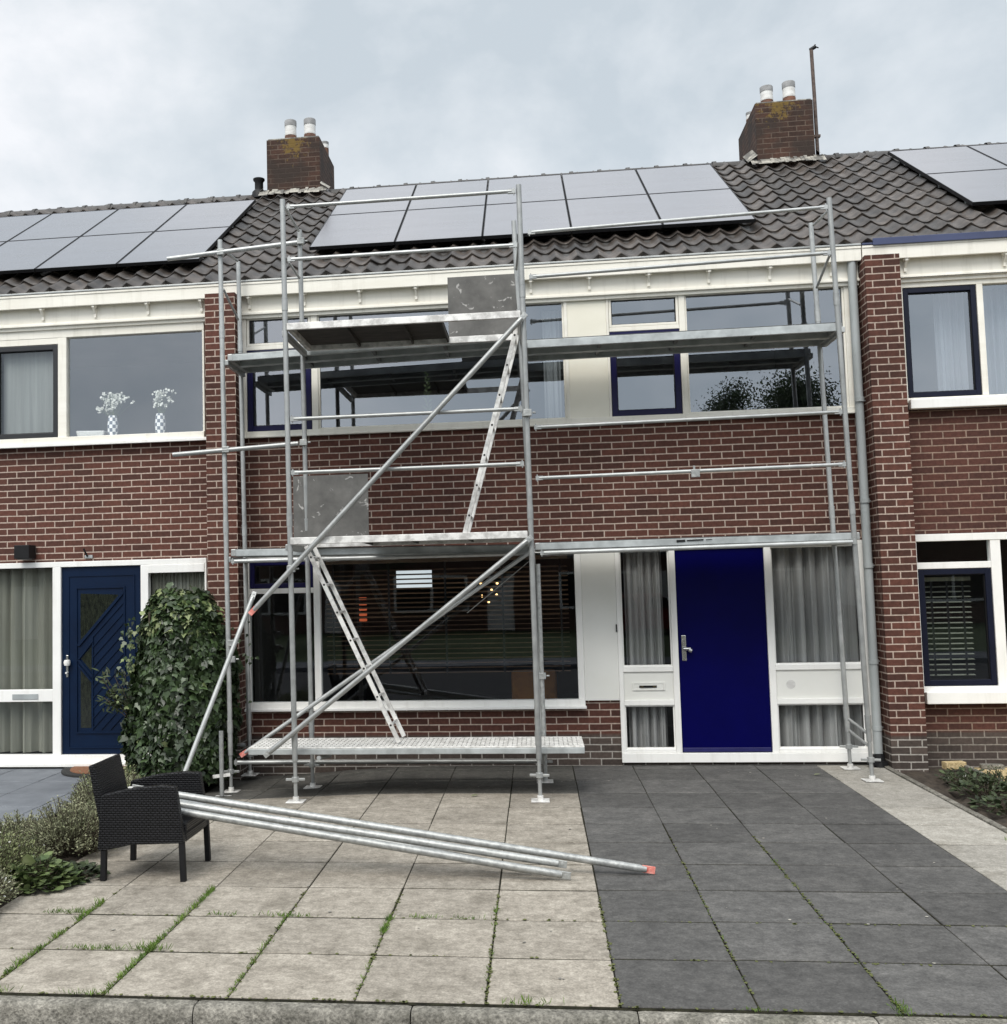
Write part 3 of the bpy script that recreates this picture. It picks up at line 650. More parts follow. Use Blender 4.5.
# upper window band
W1 = MB(); y0, y1 = 6.215, 6.30
W1.box(-3.43, 3.02, y0 - .03, y1, 3.53, 3.585); W1.box(-3.43, 3.02, y0, y1, 4.848, 4.874)
for a, b in ((-3.43, -3.375), (-2.655, -2.585), (0.065, 0.10), (0.505, 0.53), (1.25, 1.312), (2.905, 3.02)): W1.box(a, b, y0, y1, 3.5855, 4.8475)
for a, b in ((-3.374, -2.656), (0.531, 1.249)): W1.box(a, b, y0 + .004, y1 - .004, 4.485, 4.53)
win = W1.build('window', M['cream'], H, bevel=0.004)
mb = MB(); mb.box(-3.43, 3.02, 6.165, 6.214, 3.515, 3.536); mb.build('sill', M['cream'], win, bevel=0.004)
for a, b in ((-3.37, -2.66), (0.533, 1.247)):
    sash(win, a, b, 3.59, 4.483, M['blue_sash'], 0.06, gm=M['glass_up'])
    sash(win, a, b, 4.532, 4.846, M['cream'], 0.026, gm=M['glass_up'])
pane(win, -2.585, .065, 3.5855, 4.8475, m=M['glass_up']); pane(win, 1.312, 2.905, 3.5855, 4.8475, m=M['glass_up'])
for a, b in ((-2.584, .064), (1.313, 2.904)):
    mb = MB(); mb.ring(a, b, 3.586, 4.847, 0.018, 6.236, 6.256); mb.build('glazing_bead', M['cream'], win)
mb = MB(); mb.box(.101, .504, 6.224, 6.29, 3.586, 4.847); mb.build('infill_panel', M['trespa'], win)
# ground floor window
W2 = MB()
W2.box(-3.43, 0.15, y0 - .02, y1, 0.60, 0.675); W2.box(-3.43, 0.15, y0, y1, 2.19, 2.235)
for a, b in ((-3.43, -3.375), (-2.675, -2.605), (0.085, 0.15)): W2.box(a, b, y0, y1, 0.6755, 2.1895)
W2.box(-3.374, -2.676, y0 + .004, y1 - .004, 1.83, 1.885)
win2 = W2.build('window', M['white'], H, bevel=0.004)
mb = MB(); mb.box(-3.43, 0.16, 6.15, 6.1945, 0.585, 0.612); mb.build('sill', M['white'], win2, bevel=0.004)
sash(win2, -3.37, -2.68, 1.89, 2.185, M['blue_sash'], 0.05)
pane(win2, -3.375, -2.675, .6755, 1.83); pane(win2, -2.605, .085, .6755, 2.1895)
mb = MB(); mb.box(.151, .499, 6.218, 6.30, 0.66, 2.234); pw = mb.build('infill_panel', M['panelwhite'], H, bevel=0.003)
mb = MB(); mb.box(.485, .497, 6.205, 6.2175, 1.355, 1.435); bell = mb.build('door_bell', M['black'], pw, bevel=0.002)
mb = MB(); mb.tube((.491, 6.199, 1.385), (.491, 6.2045, 1.385), .004, 10); mb.build('button', M['chrome'], bell)
# entrance frame
F = MB()
F.box(0.50, 3.02, y0 - .015, y1, 0.032, 0.125); F.box(0.50, 3.02, y0, y1, 2.19, 2.234)
for a, b in ((.50, .545), (1.045, 1.105), (1.99, 2.055), (2.90, 3.02)): F.box(a, b, y0, y1, 0.1255, 2.1895)
for a, b in ((.5455, 1.0445), (2.0555, 2.8995)):
    F.box(a, b, y0 + .004, y1 - .004, .945, 1.0); F.box(a, b, y0 + .004, y1 - .004, .605, .66); F.box(a, b, y0 + .004, y1 - .004, .126, .165)
ent = F.build('entrance_frame', M['white'], H, bevel=0.004)
for a, b in ((.5455, 1.0445), (2.0555, 2.8995)):
    pane(ent, a, b, 1.0, 2.1895, m=M['glass_side']); pane(ent, a, b, .165, .605, m=M['glass_side'])
    mb = MB(); mb.box(a, b, 6.238, 6.27, .661, .944); mb.build('infill_panel', M['panelwhite'], ent)
    for z0_, z1_ in ((1.0, 2.1895), (.165, .605)):
        mb = MB(); mb.ring(a, b, z0_, z1_, .014, 6.242, 6.258); mb.build('glazing_bead', M['white'], ent)
mb = MB(); mb.ring(.63, .96, .755, .84, .018, 6.226, 6.237); mb.box(.648, .942, 6.23, 6.237, .773, .822); lp = mb.build('letter_plate', M['panelwhite'], ent, bevel=0.003)
mb2 = MB(); mb2.tube((2.20, 6.2372, .80), (2.20, 6.2362, .80), .045, 20); mb2.build('round_sticker', M['potwhite'], ent)
mb = MB(); mb.box(.70, .875, 6.222, 6.2295, .784, .806); fl = mb.build('flap', M['black'], lp)
for fx_ in (.712, .835):
    mb = MB(); mb.box(fx_, fx_ + .028, 6.218, 6.2219, .788, .802); mb.build('flap_catch', M['brass'], lp)
mb = MB(); mb.box(1.1055, 1.9895, 6.240, 6.285, .128, 2.189); dr = mb.build('door', M['blue_door'], H)
mb = MB(); mb.box(1.115, 1.98, 6.225, 6.2395, .135, .175); mb.build('kick_rail', M['kick'], dr, bevel=0.004)
mb = MB(); mb.box(1.140, 1.186, 6.229, 6.2395, 1.05, 1.31); hp = mb.build('handle_plate', M['chrome'], dr, bevel=0.006)
mb = MB(); mb.tube((1.162, 6.19, 1.175), (1.162, 6.23, 1.175), .014, 12); mb.tube((1.150, 6.185, 1.175), (1.222, 6.185, 1.175), .019, 12); mb.tube((1.205, 6.185, 1.16), (1.232, 6.185, 1.155), .024, 12); mb.build('handle', M['chrome'], hp, smooth=True)
mb = MB(); mb.tube((1.162, 6.205, 1.255), (1.162, 6.231, 1.255), .015, 12); mb.build('lock_knob', M['chrome'], hp, smooth=True)
mb = MB(); mb.tube((1.162, 6.222, 1.09), (1.162, 6.2285, 1.09), .012, 12); mb.build('lock_cylinder', M['chrome'], hp, smooth=True)
# downpipe
mb = MB(); mb.pipe([(2.975, 6.15, 5.071), (2.975, 6.13, 0.10)], .042, 18); dp = mb.build('downpipe', M['zinc'], H, smooth=True)
mb = MB(); mb.tube((2.975, 6.13, .12), (2.975, 6.10, -.02), .055, 14); mb.box(2.86, 3.04, 6.06, 6.12, .02, .06); mb.build('pipe_shoe', M['black'], dp)
for z_ in (3.62, 2.60, 1.95, 1.0, .35):
    mb = MB(); mb.tube((2.975, 6.13, z_), (2.975, 6.13, z_ + .045), .0465, 18); mb.tube((3.00, 6.16, z_ + .02), (3.05, 6.20, z_ + .02), .008, 6); mb.build('pipe_clamp', M['zinc'], dp, smooth=True)

# ---------------------------------------------------------------- left house
HL = thing('terraced_house', 'brick terraced house with navy panelled front door and ivy beside it', 'house', (-7, 6.5, 0))
X0, X1 = -10.4, -3.87
mb = MB(); wall_with_holes(mb, X0, -3.765, -0.15, 5.2, [(X0 + 2.6, X1 + .02, 3.53, 4.876), (X0 + 3.2, X1 + .02, 0.02, 2.235), (X0 + .3, X0 + 2.8, .6, 2.235)], 6.25, 6.46)
mb.build('wall', M['brick'], HL)
pier(HL, -3.763, -3.431); pier(HL, -10.6, -10.27)
add_roof(HL, -48 * TW, -16 * TW, rr)
add_eaves(HL, -10.42, -3.59, [(-10.42, -10.25), (-3.765, -3.59)], [-3.86 - .61 * i for i in range(11)])
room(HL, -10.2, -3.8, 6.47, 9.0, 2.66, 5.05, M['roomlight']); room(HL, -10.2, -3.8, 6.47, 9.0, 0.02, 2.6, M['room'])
shell(HL, -10.42, -3.6, M['brick'])
W3 = MB()
W3.box(-7.8, -3.85, y0 - .03, y1, 3.53, 3.615); W3.box(-7.8, -3.85, y0, y1, 4.74, 4.874)
for a, b in ((-7.8, -7.73), (-6.37, -6.30), (-5.535, -5.435), (-3.872, -3.85)): W3.box(a, b, y0, y1, 3.6155, 4.7395)
W3.box(-6.2995, -5.5355, y0 + .004, y1 - .004, 4.67, 4.7395)
win3 = W3.build('window', M['cream'], HL, bevel=0.004)
mb = MB(); mb.box(-7.8, -3.80, 6.15, 6.184, 3.51, 3.545); mb.build('sill', M['white'], win3, bevel=0.004)
sash(win3, -6.295, -5.54, 3.62, 4.665, M['black_sash'], .055, gm=M['glass'])
pane(win3, -5.435, -3.872, 3.6155, 4.7395, m=M['glass_vase']); pane(win3, -7.73, -6.37, 3.6155, 4.7395, m=M['glass_up'])
F = MB()
F.box(-7.2, -3.85, y0 - .015, y1, 0.022, 0.135); F.box(-7.2, -3.85, y0, y1, 2.175, 2.234)
for a, b in ((-7.2, -7.1), (-5.60, -5.505), (-4.592, -4.505), (-3.872, -3.85)): F.box(a, b, y0, y1, 0.1355, 2.1745)
F.box(-7.0995, -5.6005, y0 + .004, y1 - .004, .71, .84); F.box(-4.5045, -3.8725, y0 - .008, y1 - .004, 2.085, 2.1745); F.box(-4.5045, -3.8725, y0 + .004, y1, .68, .84)
ent3 = F.build('entrance_frame', M['white'], HL, bevel=0.004)
pane(ent3, -7.1, -5.60, .84, 2.175, m=M['glass_side']); pane(ent3, -7.1, -5.60, .135, .71, m=M['glass_side']); pane(ent3, -4.505, -3.872, .84, 2.085, m=M['glass_side']); pane(ent3, -4.505, -3.872, .135, .68, m=M['glass_side'])
mb = MB(); mb.box(-6.065, -5.765, 6.212, 6.2185, .735, .795); mb.build('letter_plate', M['zinc'], ent3, bevel=0.004)
mb = MB(); mb.box(-7.2, -3.85, 6.12, 6.1995, .022, .05); mb.build('threshold', M['white'], ent3)
# navy door with raised diagonal boarding and glazed corner
mb = MB(); mb.box(-5.5045, -4.5925, 6.245, 6.285, .139, 2.1745); dl = mb.build('door', M['navy_door'], HL)
dx0, dx1, dz0, dz1 = -5.33, -4.79, .36, 1.95
mb = MB(); mb.ring(-5.43, -4.668, .20, 2.08, .012, 6.236, 6.2449); mb.ring(dx0 - .012, dx1 + .012, dz0, dz1, .016, 6.232, 6.2449); mb.build('moulding', M['navy_door'], dl)
mb = MB()
for k in range(16):      # boards rising to the right at 45 degrees, clipped to the right-hand field
    c = -5.75 + k * .105
    pts = [(xx, xx * 1.05 + 5.6 + (k - 4) * .11) for xx in (-5.15, -4.80)]
    (xa, za), (xb, zb) = pts
    lo, hi = .40, min(1.9, 1e9)
    if zb < lo or za > hi: continue
    if za < lo: xa, za = xa + (lo - za) / 1.05, lo
    if zb > hi: xb, zb = xb - (zb - hi) / 1.05, hi
    # keep below the big diagonal of the glazed corner
    zlim = lambda xx: 1.33 + (xx + 5.31) * 1.09
    if za > zlim(xa): continue
    mb.obox((xa, 6.240, za), (xb, 6.240, zb), (0, 1, 0), .009, .012)
mb.obox((-5.315, 6.236, 1.31), (-4.80, 6.236, 1.885), (0, 1, 0), .016, .03)
mb.obox((-5.315, 6.236, 1.16), (-5.15, 6.236, 0.97), (0, 1, 0), .014, .025); mb.obox((-5.315, 6.236, 1.10), (-5.15, 6.236, 0.91), (0, 1, 0), .014, .02); mb.obox((-5.315, 6.236, 1.16), (-5.15, 6.236, 1.36), (0, 1, 0), .014, .02)
mb.box(-5.155, -5.143, 6.234, 6.2449, .40, 1.42)
mb.build('door_boards', M['navy_door'], dl)
gl = MB(); gl.face([(-5.29, 6.2435, 1.36), (-4.86, 6.2435, 1.84), (-4.86, 6.2435, 1.86), (-5.29, 6.2435, 1.88)]); gl.face([(-5.285, 6.2435, 1.17), (-5.165, 6.2435, 1.03), (-5.165, 6.2435, 1.30)]); gl.face([(-5.29, 6.2435, .42), (-5.17, 6.2435, .42), (-5.17, 6.2435, .92), (-5.29, 6.2435, 1.05)])
DG = mat('door_glazing', (0.006, 0.008, 0.007), 0.12, c2=(0.020, 0.024, 0.016), scale=14, stretch=(3, 3, 1)); gl.build('pane', DG, dl)
mb = MB(); mb.box(-5.455, -5.42, 6.236, 6.2445, .97, 1.21); hp = mb.build('handle_plate', M['chrome'], dl, bevel=0.006)
mb = MB(); mb.lathe((-5.425, 6.20, 1.13), [(.03, -.03), (.038, 0), (.03, .03)], 14); mb.tube((-5.435, 6.19, 1.02), (-5.435, 6.236, 1.02), .01, 8); mb.build('handle', M['white'], hp, smooth=True)

# ---------------------------------------------------------------- right house
HR = thing('terraced_house', 'brick terraced house with slate blue gutter trim, right of the downpipe', 'house', (6.5, 6.5, 0))
mb = MB(); wall_with_holes(mb, 3.387, 10.0, -0.15, 5.2, [(3.45, 6.9, 3.53, 4.876), (3.45, 6.2, .60, 2.275), (7.0, 9.8, .6, 2.2)], 6.25, 6.46); mb.build('wall', M['brick_right'], HR)
pier(HR, 9.86, 10.2)
add_roof(HR, 14 * TW, 46 * TW, rr)
add_eaves(HR, 3.07, 10.04, [(3.07, 3.39)], [3.50 + .95 * i for i in range(7)], mfas=M['cream'], blue=True)
room(HR, 3.40, 9.8, 6.47, 9.0, 2.66, 5.05, M['roomlight']); room(HR, 3.40, 9.8, 6.47, 9.0, 0.02, 2.6, M['room'])
shell(HR, 3.22, 10.04, M['brick_right'])
W4 = MB()
W4.box(3.452, 6.9, y0, y1, 3.60, 3.65); W4.box(3.452, 6.9, y0, y1, 4.78, 4.874)
for a, b in ((3.452, 3.475), (4.185, 4.245), (5.4, 5.46), (6.83, 6.9)): W4.box(a, b, y0, y1, 3.6505, 4.7795)
win4 = W4.build('window', M['cream'], HR, bevel=0.004)
mb = MB(); mb.box(3.47, 6.9, 6.14, 6.2145, 3.53, 3.625); mb.build('sill', M['white'], win4, bevel=0.006)
mb = MB(); mb.box(3.395, 6.9, 6.16, 6.1885, 4.868, 4.8745); mb.build('drip_edge', M['black'], win4)
sash(win4, 3.48, 4.18, 3.655, 4.775, M['navy_sash'], .05, gm=M['glass_up'])
pane(win4, 4.245, 5.4, 3.6505, 4.7795, m=M['glass_up']); pane(win4, 5.46, 6.83, 3.6505, 4.7795, m=M['glass_up'])
W5 = MB()
W5.box(3.452, 6.2, y0 - .02, y1, .70, .765); W5.box(3.452, 6.2, y0 - .005, y1, 2.20, 2.272)
for a, b in ((3.452, 3.47), (4.165, 4.26), (6.13, 6.2)): W5.box(a, b, y0, y1, .7655, 2.1995)
W5.box(3.4705, 4.1645, y0 + .004, y1 - .004, 1.925, 1.99)
win5 = W5.build('window', M['white'], HR, bevel=0.004)
mb = MB(); mb.box(3.46, 6.2, 6.13, 6.1945, .60, .715); mb.build('sill', M['white'], win5, bevel=0.006)
sash(win5, 3.475, 4.16, .77, 1.92, M['navy_sash'], .055); pane(win5, 3.47, 4.165, 1.99, 2.2); pane(win5, 4.26, 6.13, .7655, 2.1995)

# ---------------------------------------------------------------- chimneys (parts of the houses they serve)
def chimney(house, x0, x1, y0_, y1_, z1, pots, rng, m_):
    mb = MB()
    mb.box(x0, x1, y0_, y1_, 6.9, z1); c = mb.build('chimney', m_, house)
    mb = MB(); mb.box(x0 + .015, x1 - .015, y0_ + .015, y1_ - .015, z1, z1 + .025); mb.build('capping', M['lead'], c, bevel=.008)
    for px, py, r_, h_, tall in pots:
        mb = MB(); mb.lathe((px, py, z1 + .02), [(r_ * 1.02, 0), (r_ * 1.02, .10), (r_ * .98, .11)], 18); p = mb.build('chimney_pot', M['potclay'], c, smooth=True)
        mb = MB(); mb.lathe((px, py, z1 + .13), [(r_, 0), (r_ * 1.03, .02), (r_ * .97, .04), (r_ * .98, h_ * .62)], 18); mb.build('pot_sleeve', M['potwhite'], p, smooth=True)
        mb = MB(); mb.lathe((px, py, z1 + .13 + h_ * .62), [(r_ * 1.02, 0), (r_ * 1.04, h_ * .34), (r_ * .98, h_ * .38), (r_ * .8, h_ * .38)], 18); mb.build('pot_rim', M['potgrey'], p, smooth=True)
    # flashing and rough mortar skirt at the roof line
    mb = MB(); n_ = 22
    s0 = (y0_ - EY) / math.cos(TH)
    for i in range(n_):
        a = x0 - .10 + (x1 - x0 + .20) * i / n_; b = x0 - .10 + (x1 - x0 + .20) * (i + 1) / n_
        h = .05 + rng.uniform(0, .03); s_ = s0 - .05 - rng.uniform(0, .10)
        p0, p1 = roofpt(a, s_, .07), roofpt(b, s_, .07)
        mb.face([p0, p1, (b, y0_ - .012, roofpt(b, s0)[2] + h + .04), (a, y0_ - .012, roofpt(a, s0)[2] + h + .04)])
    for xs_ in (x0 - .012, x1 + .012):
        for j in range(8):
            s_ = s0 + .13 * j / 2; s2 = s0 + .13 * (j + 1) / 2
            if s2 > SR: break
            out = -.12 if xs_ < (x0 + x1) / 2 else .12
            mb.face([roofpt(xs_ + out, s_, .075), roofpt(xs_ + out, s2, .075), roofpt(xs_, s2, .16), roofpt(xs_, s_, .16)])
    mb.build('flashing', M['lead'], c)
    return c
CHM = [lichen_brick(-3.56, 8.27), lichen_brick(3.13, 8.20)]
chimney(HL, -3.978, -3.2, 9.659, 10.774, 8.346, [(-3.671, 9.884, .086, .23, 1), (-3.384, 9.884, .086, .23, 1), (-3.574, 10.396, .06, .10, 0), (-3.267, 10.396, .06, .10, 0)], random.Random(5), CHM[0])
chimney(H, 2.826, 3.578, 9.485, 10.652, 8.264, [(3.041, 9.731, .084, .20, 1), (3.327, 9.69, .084, .22, 1), (2.933, 10.294, .06, .10, 0), (3.22, 10.294, .06, .10, 0)], random.Random(6), CHM[1])
mb = MB(); mb.lathe((-4.13, 9.78, 7.53), [(.11, 0), (.10, .10), (.062, .14), (.062, .25), (.085, .28), (.085, .30), (.05, .31)], 18); mb.build('vent_pipe', M['black'], HL, smooth=True)
mast = thing('antenna_mast', 'thin rusty mast rising beside the right-hand chimney', 'mast', (3.639, 9.629, 7.425))
mb = MB(); mb.pipe([(3.649, 9.629, 7.425), (3.644, 9.629, 8.346), (3.634, 9.629, 9.031)], .024, 10); mb.build('pole', M['rust'], mast, smooth=True)
mb = MB(); mb.box(3.578, 3.69, 9.598, 9.659, 7.793, 7.824); mb.build('clamp', M['rust'], mast)
mb = MB(); mb.tube((3.619, 9.629, 9.021), (3.69, 9.629, 9.062), .026, 8); mb.tube((3.69, 9.629, 9.062), (3.731, 9.629, 9.041), .008, 6); mb.tube((3.67, 9.629, 9.062), (3.69, 9.629, 9.092), .01, 6); mb.build('tip_bracket', M['black'], mast)

# ---------------------------------------------------------------- solar panels
ORD = ['first', 'second', 'third', 'fourth', 'fifth', 'sixth', 'seventh']
def solar(x0, s0, w_, h_, label, group):
    t = thing('solar_panel', label, 'solar panel', roofpt(x0 + w_ / 2, s0 + h_ / 2, .112), group)
    t.rotation_euler = (TH, 0, 0); t.matrix_world = Matrix.Translation(t.location) @ Matrix.Rotation(TH, 4, 'X')
    def P(mb_, nm, m_, **k):
        o = mb_.build(nm, m_, None, **k); o.parent = t; return o
    a, b = w_ / 2 - .005, h_ / 2 - .002
    mb = MB(); mb.face([(-a + .008, -b + .008, .017), (a - .008, -b + .008, .017), (a - .008, b - .008, .017), (-a + .008, b - .008, .017)]); P(mb, 'solar_glass', M['solar'])
    mb = MB(); mb.box(-a, -a + .009, -b, b, -.018, .02); mb.box(a - .009, a, -b, b, -.018, .02); mb.box(-a + .009, a - .009, -b, -b + .009, -.018, .02); mb.box(-a + .009, a - .009, b - .009, b, -.018, .02); mb.box(-a + .009, a - .009, -b + .009, b - .009, -.018, -.012); P(mb, 'frame', M['black'])
    mb = MB(); mb.box(-a + .05, a - .05, -b + .3, -b + .34, -.075, -.0181); mb.box(-a + .05, a - .05, b - .34, b - .3, -.075, -.0181); P(mb, 'mounting_rail', M['zinc'])
    return t
def array(x_list, s_list, where, group, ends):
    for r_ in range(len(s_list) - 1):
        for c in range(len(x_list) - 1):
            row = 'lower' if r_ == 0 else 'upper'
            n_ = len(x_list) - 1
            lab = '%s solar panel from the %s, %s row, %s roof' % (ORD[n_ - 1 - c] if ends else ORD[c], 'right' if ends else 'left', row, where)
            solar(x_list[c], s_list[r_], x_list[c + 1] - x_list[c], s_list[r_ + 1] - s_list[r_], lab, group)
array([-2.755 + .985 * i for i in range(6)], [.716, 2.25, 3.765], 'middle house', 'solar panels on the middle roof', 0)
array([-3.98 - .984 * i for i in reversed(range(5))], [.51, 1.995, 3.51], 'left house', 'solar panels on the left roof', 1)
array([4.42 + .982 * i for i in range(3)], [.84, 2.33, 3.785], 'right house', 'solar panels on the right roof', 0)

# ================================================================== SCAFFOLD
def collar(mb, p, r=.030, h=.05, ax=(0, 0, 1)):
    p = Vector(p); a = Vector(ax).normalized() * h / 2; mb.tube(p - a, p + a, r, 12)
def standard(parent, base, top, jack=True, bent=None, sleeves=(0.53, 2.50, 4.48)):
    b, t = Vector(base), Vector(top)
    at = lambda z: b + (t - b) * ((z - b.z) / (t.z - b.z))
    mb = MB(); mb.rr = random.random()
    lo = at(b.z + .36) if jack else b
    mb.tube(lo, t, .0242, 14)
    for z in sleeves:
        if lo.z < z < t.z - .1: mb.tube(at(z - .055), at(z + .055), .0282, 14); mb.tube(at(z + .056), at(z + .066), .0295, 14)
    s = mb.build('standard', M['galv'], parent, smooth=True)
    if jack:
        mb = MB(); mb.tube(b + Vector((0, 0, .006)), at(b.z + .40), .0175, 10); mb.build('jack_spindle', M['galv'], s, smooth=True)
        mb = MB(); z = b.z + random.uniform(.19, .25); p = at(z); collar(mb, p, .032, .045)
        a = random.uniform(-.4, .4); d = Vector((math.cos(a), math.sin(a), 0)); mb.obox(p - d * .085, p + d * .085, (0, 0, 1), .022, .02); mb.build('jack_nut', M['galv'], s, bevel=.003)
        mb = MB(); mb.box(b.x - .078, b.x + .078, b.y - .078, b.y + .078, b.z + .004, b.z + .012); collar(mb, b + Vector((0, 0, .03)), .027, .04); mb.build('base_plate', M['alu'], s, bevel=.002)
    return s
def rail(parent, p, q, r=.0185, name='guard_rail', heads=True, m='galv'):
    p, q = Vector(p), Vector(q); d = (q - p).normalized()
    mb = MB(); mb.rr = random.random(); mb.tube(p + d * .05, q - d * .05, r, 12)
    if heads:
        for a, s in ((p, 1), (q, -1)):
            side = d.orthogonal(); mb.obox(a + d * s * .015, a + d * s * .085, (0, 0, 1), .040, .026); mb.obox(a + d * s * .03 + Vector((0, 0, -.034)), a + d * s * .03 + Vector((0, 0, .034)), d, .010, .018)
    return mb.build(name, M[m], parent, smooth=True)
def transom(parent, p, q, name='transom'):
    p, q = Vector(p), Vector(q); mb = MB(); mb.rr = random.random()
    mb.obox(p, q, (0, 0, 1), .055, .045); return mb.build(name, M['galv'], parent, bevel=.006)
def steel_deck(parent, p, q, depth, h=.072, n=2):
    """two hollow steel planks side by side; p and q are the front top corners"""
    p, q = Vector(p), Vector(q); d = (q - p); L = d.length; d.normalize(); back = Vector((0, 1, 0)); w_ = depth / n
    mb = MB(); mu = MB(); mb.rr = random.random()
    for k in range(n):
        a = p + back * (k * w_ + .004); b = q + back * (k * w_ + .004); ww = w_ - .008
        up = Vector((0, 0, 1))
        mu.hexa([a - up * .006, b - up * .006, b - up * .006 + back * ww, a - up * .006 + back * ww, a, b, b + back * ww, a + back * ww])
        for off in (0, ww - .030):
            a2, b2 = a + back * off, b + back * off
            mb.hexa([a2 - up * h, b2 - up * h, b2 - up * h + back * .030, a2 - up * h + back * .030, a2 - up * .0062, b2 - up * .0062, b2 - up * .0062 + back * .030, a2 - up * .0062 + back * .030])
        m_ = int(L / .75)
        for i in range(1, m_ + 1):
            c = a + d * (L * i / (m_ + 1)) - up * .045
            mu.obox(c + back * .031, c + back * (ww - .031), (0, 0, 1), .035, .03)
    dk = mb.build('deck', M['steeldeck'], parent, bevel=.006, seg=3)
    mu.build('deck_plate', M['steel_under'], dk)
    mb = MB()
    for a in (p, q): mb.obox(a + Vector((0, .0, -.038)), a + Vector((0, depth, -.038)), (0, 0, 1), .07, .05)
    mb.build('deck_hook', M['galv'], dk, bevel=.006)
    return dk
def ladder_deck(parent, x0, x1, y0, y1, z, hx0, hx1, lid_h, lidx0, lidx1):
    """aluminium framed plywood deck with an opened hatch"""
    mb = MB(); h = .062
    mb.box(x0, x1, y0, y0 + .035, z - h, z); mb.box(x0, x1, y1 - .035, y1, z - h, z); mb.box(x0, x0 + .04, y0 + .035, y1 - .035, z - h, z); mb.box(x1 - .04, x1, y0 + .035, y1 - .035, z - h, z)
    d = mb.build('deck', M['alu'], parent, bevel=.003)
    mb = MB()
    for xx in [x0 + (x1 - x0) * i / 4 for i in (1, 2, 3)] + [hx0 - .012, hx1 + .012]:
        if x0 + .06 < xx < x1 - .06 and not hx0 - .011 < xx < hx1 + .011: mb.box(xx - .009, xx + .009, y0 + .036, y1 - .036, z - .052, z - .0131)
    for a, b in ((x0 + .04, hx0), (hx1, x1 - .04)):
        if b - a > .05: mb.box(a, b, y0 + .035, y1 - .035, z - .013, z - .003)
    mb.build('plywood_floor', M['ply'], d)
    rng = random.Random(int(z * 100))
    mb = MB(); yb = y1 - .03; mb.hexa([(lidx0, yb, z - .05), (lidx1, yb, z - .05), (lidx1, yb + .011, z - .05), (lidx0, yb + .011, z - .05), (lidx0, yb + .02, z + lid_h), (lidx1, yb + .02, z + lid_h), (lidx1, yb + .031, z + lid_h), (lidx0, yb + .031, z + lid_h)])
    mb.build('hatch_lid', M['hatch'], d)
    return d
def ladder(parent, p, q, y0, y1):
    p, q = Vector(p), Vector(q); mb = MB()
    for y in (y0, y1):
        mb.obox((p.x, y, p.z), (q.x, y, q.z), (0, 1, 0), .024, .040)
    L = (q - p).length; n_ = int(L / .27); d = (q - p).normalized(); sidev = Vector((0, 1, 0)).cross(d)
    for i in range(1, n_ + 1):
        c = p + d * (L * (i - .4) / n_); mb.tube((c.x, y0, c.z), (c.x, y1, c.z), .014, 8)
    ld = mb.build('ladder', M['alu'], parent, bevel=.003)
    mb = MB()
    for i in range(1, n_ + 1):      # dark rung rivets and worn marks on the stile
        c = p + d * (L * (i - .4) / n_); mb.tube((c.x, y0 - .0135, c.z), (c.x, y0 - .0122, c.z), .010, 8)
    mb.build('rung_end', M['black'], ld)
    return ld
def brace(parent, p, q, red_p=False, red_q=False, r=.0235, name='brace', m='galv'):
    p, q = Vector(p), Vector(q); d = (q - p).normalized(); mb = MB(); mb.rr = random.random()
    mb.tube(p + d * .10, q - d * .10, r, 14)
    for a, s in ((p, 1), (q, -1)):
        mb.tube(a + d * s * .055, a + d * s * .101, r * .75, 12, r2=r)
    b = mb.build(name, M[m], parent, smooth=True)
    for a, s, red in ((p, 1, red_p), (q, -1, red_q)):
        mb = MB(); mb.obox(a, a + d * s * .085, (0, 1, 0), .012, .046); mb.tube(a + d * s * .03 + Vector((0, -.0075, 0)), a + d * s * .03 + Vector((0, .0075, 0)), .012, 10); mb.build('flattened_end', M['red'] if red else M[m], b, bevel=.003)
    return b
def couple(parent, p):
    mb = MB(); p = Vector(p); collar(mb, p, .036, .055); mb.box(p.x - .02, p.x + .05, p.y - .062, p.y - .02, p.z - .03, p.z + .03); mb.tube(p + Vector((.055, -.04, 0)), p + Vector((.085, -.04, 0)), .009, 6); mb.build('coupler', M['galv_old'], parent, bevel=.003)

SA = thing('scaffold_tower', 'narrow front scaffold tower with ladders and two opened grey deck hatches', 'scaffold', (-1.4, 4.9, 0))
SB = thing('facade_scaffold', 'long tube scaffold close to the facade, reaching the downpipe', 'scaffold', (-.4, 5.7, 0))
# tower A: front poles y 4.45, rear poles y 5.33
standard(SA, (-2.492, 4.45, gz(-2.49, 4.45)), (-2.527, 4.45, 5.47)); standard(SA, (-.336, 4.45, 0), (-.356, 4.45, 5.455))
standard(SA, (-2.526, 5.33, gz(-2.526, 5.33)), (-2.563, 5.33, 5.48)); standard(SA, (-.29, 5.33, 0), (-.418, 5.33, 5.43))
for z in (5.395, 4.90, 3.42, 2.93): rail(SA, (-2.50, 4.445, z), (-.37, 4.445, z + .004), .0175)
for z in (5.43, 4.95):
    rail(SA, (-2.525, 4.47, z), (-2.56, 5.31, z + .02), .013, heads=False); 
rail(SA, (-.36, 4.47, 5.0), (-.41, 5.31, 4.92), .013, heads=False)
for z in (4.215, 2.255):
    for xx in (-2.53, -.37): transom(SA, (xx, 4.45, z), (xx, 5.33, z))
ladder_deck(SA, -2.50, -.375, 4.42, 5.33, 4.302, -1.08, -.43, .60, -1.085, -.40)
ladder_deck(SA, -2.50, -.375, 4.42, 5.33, 2.340, -2.44, -1.90, .65, -2.67, -1.92)
ladder(SA, (-1.592, 0, .47), (-2.42, 0, 2.27), 4.72, 5.09); ladder(SA, (-.945, 0, 2.345), (-.405, 0, 4.26), 4.72, 5.09)
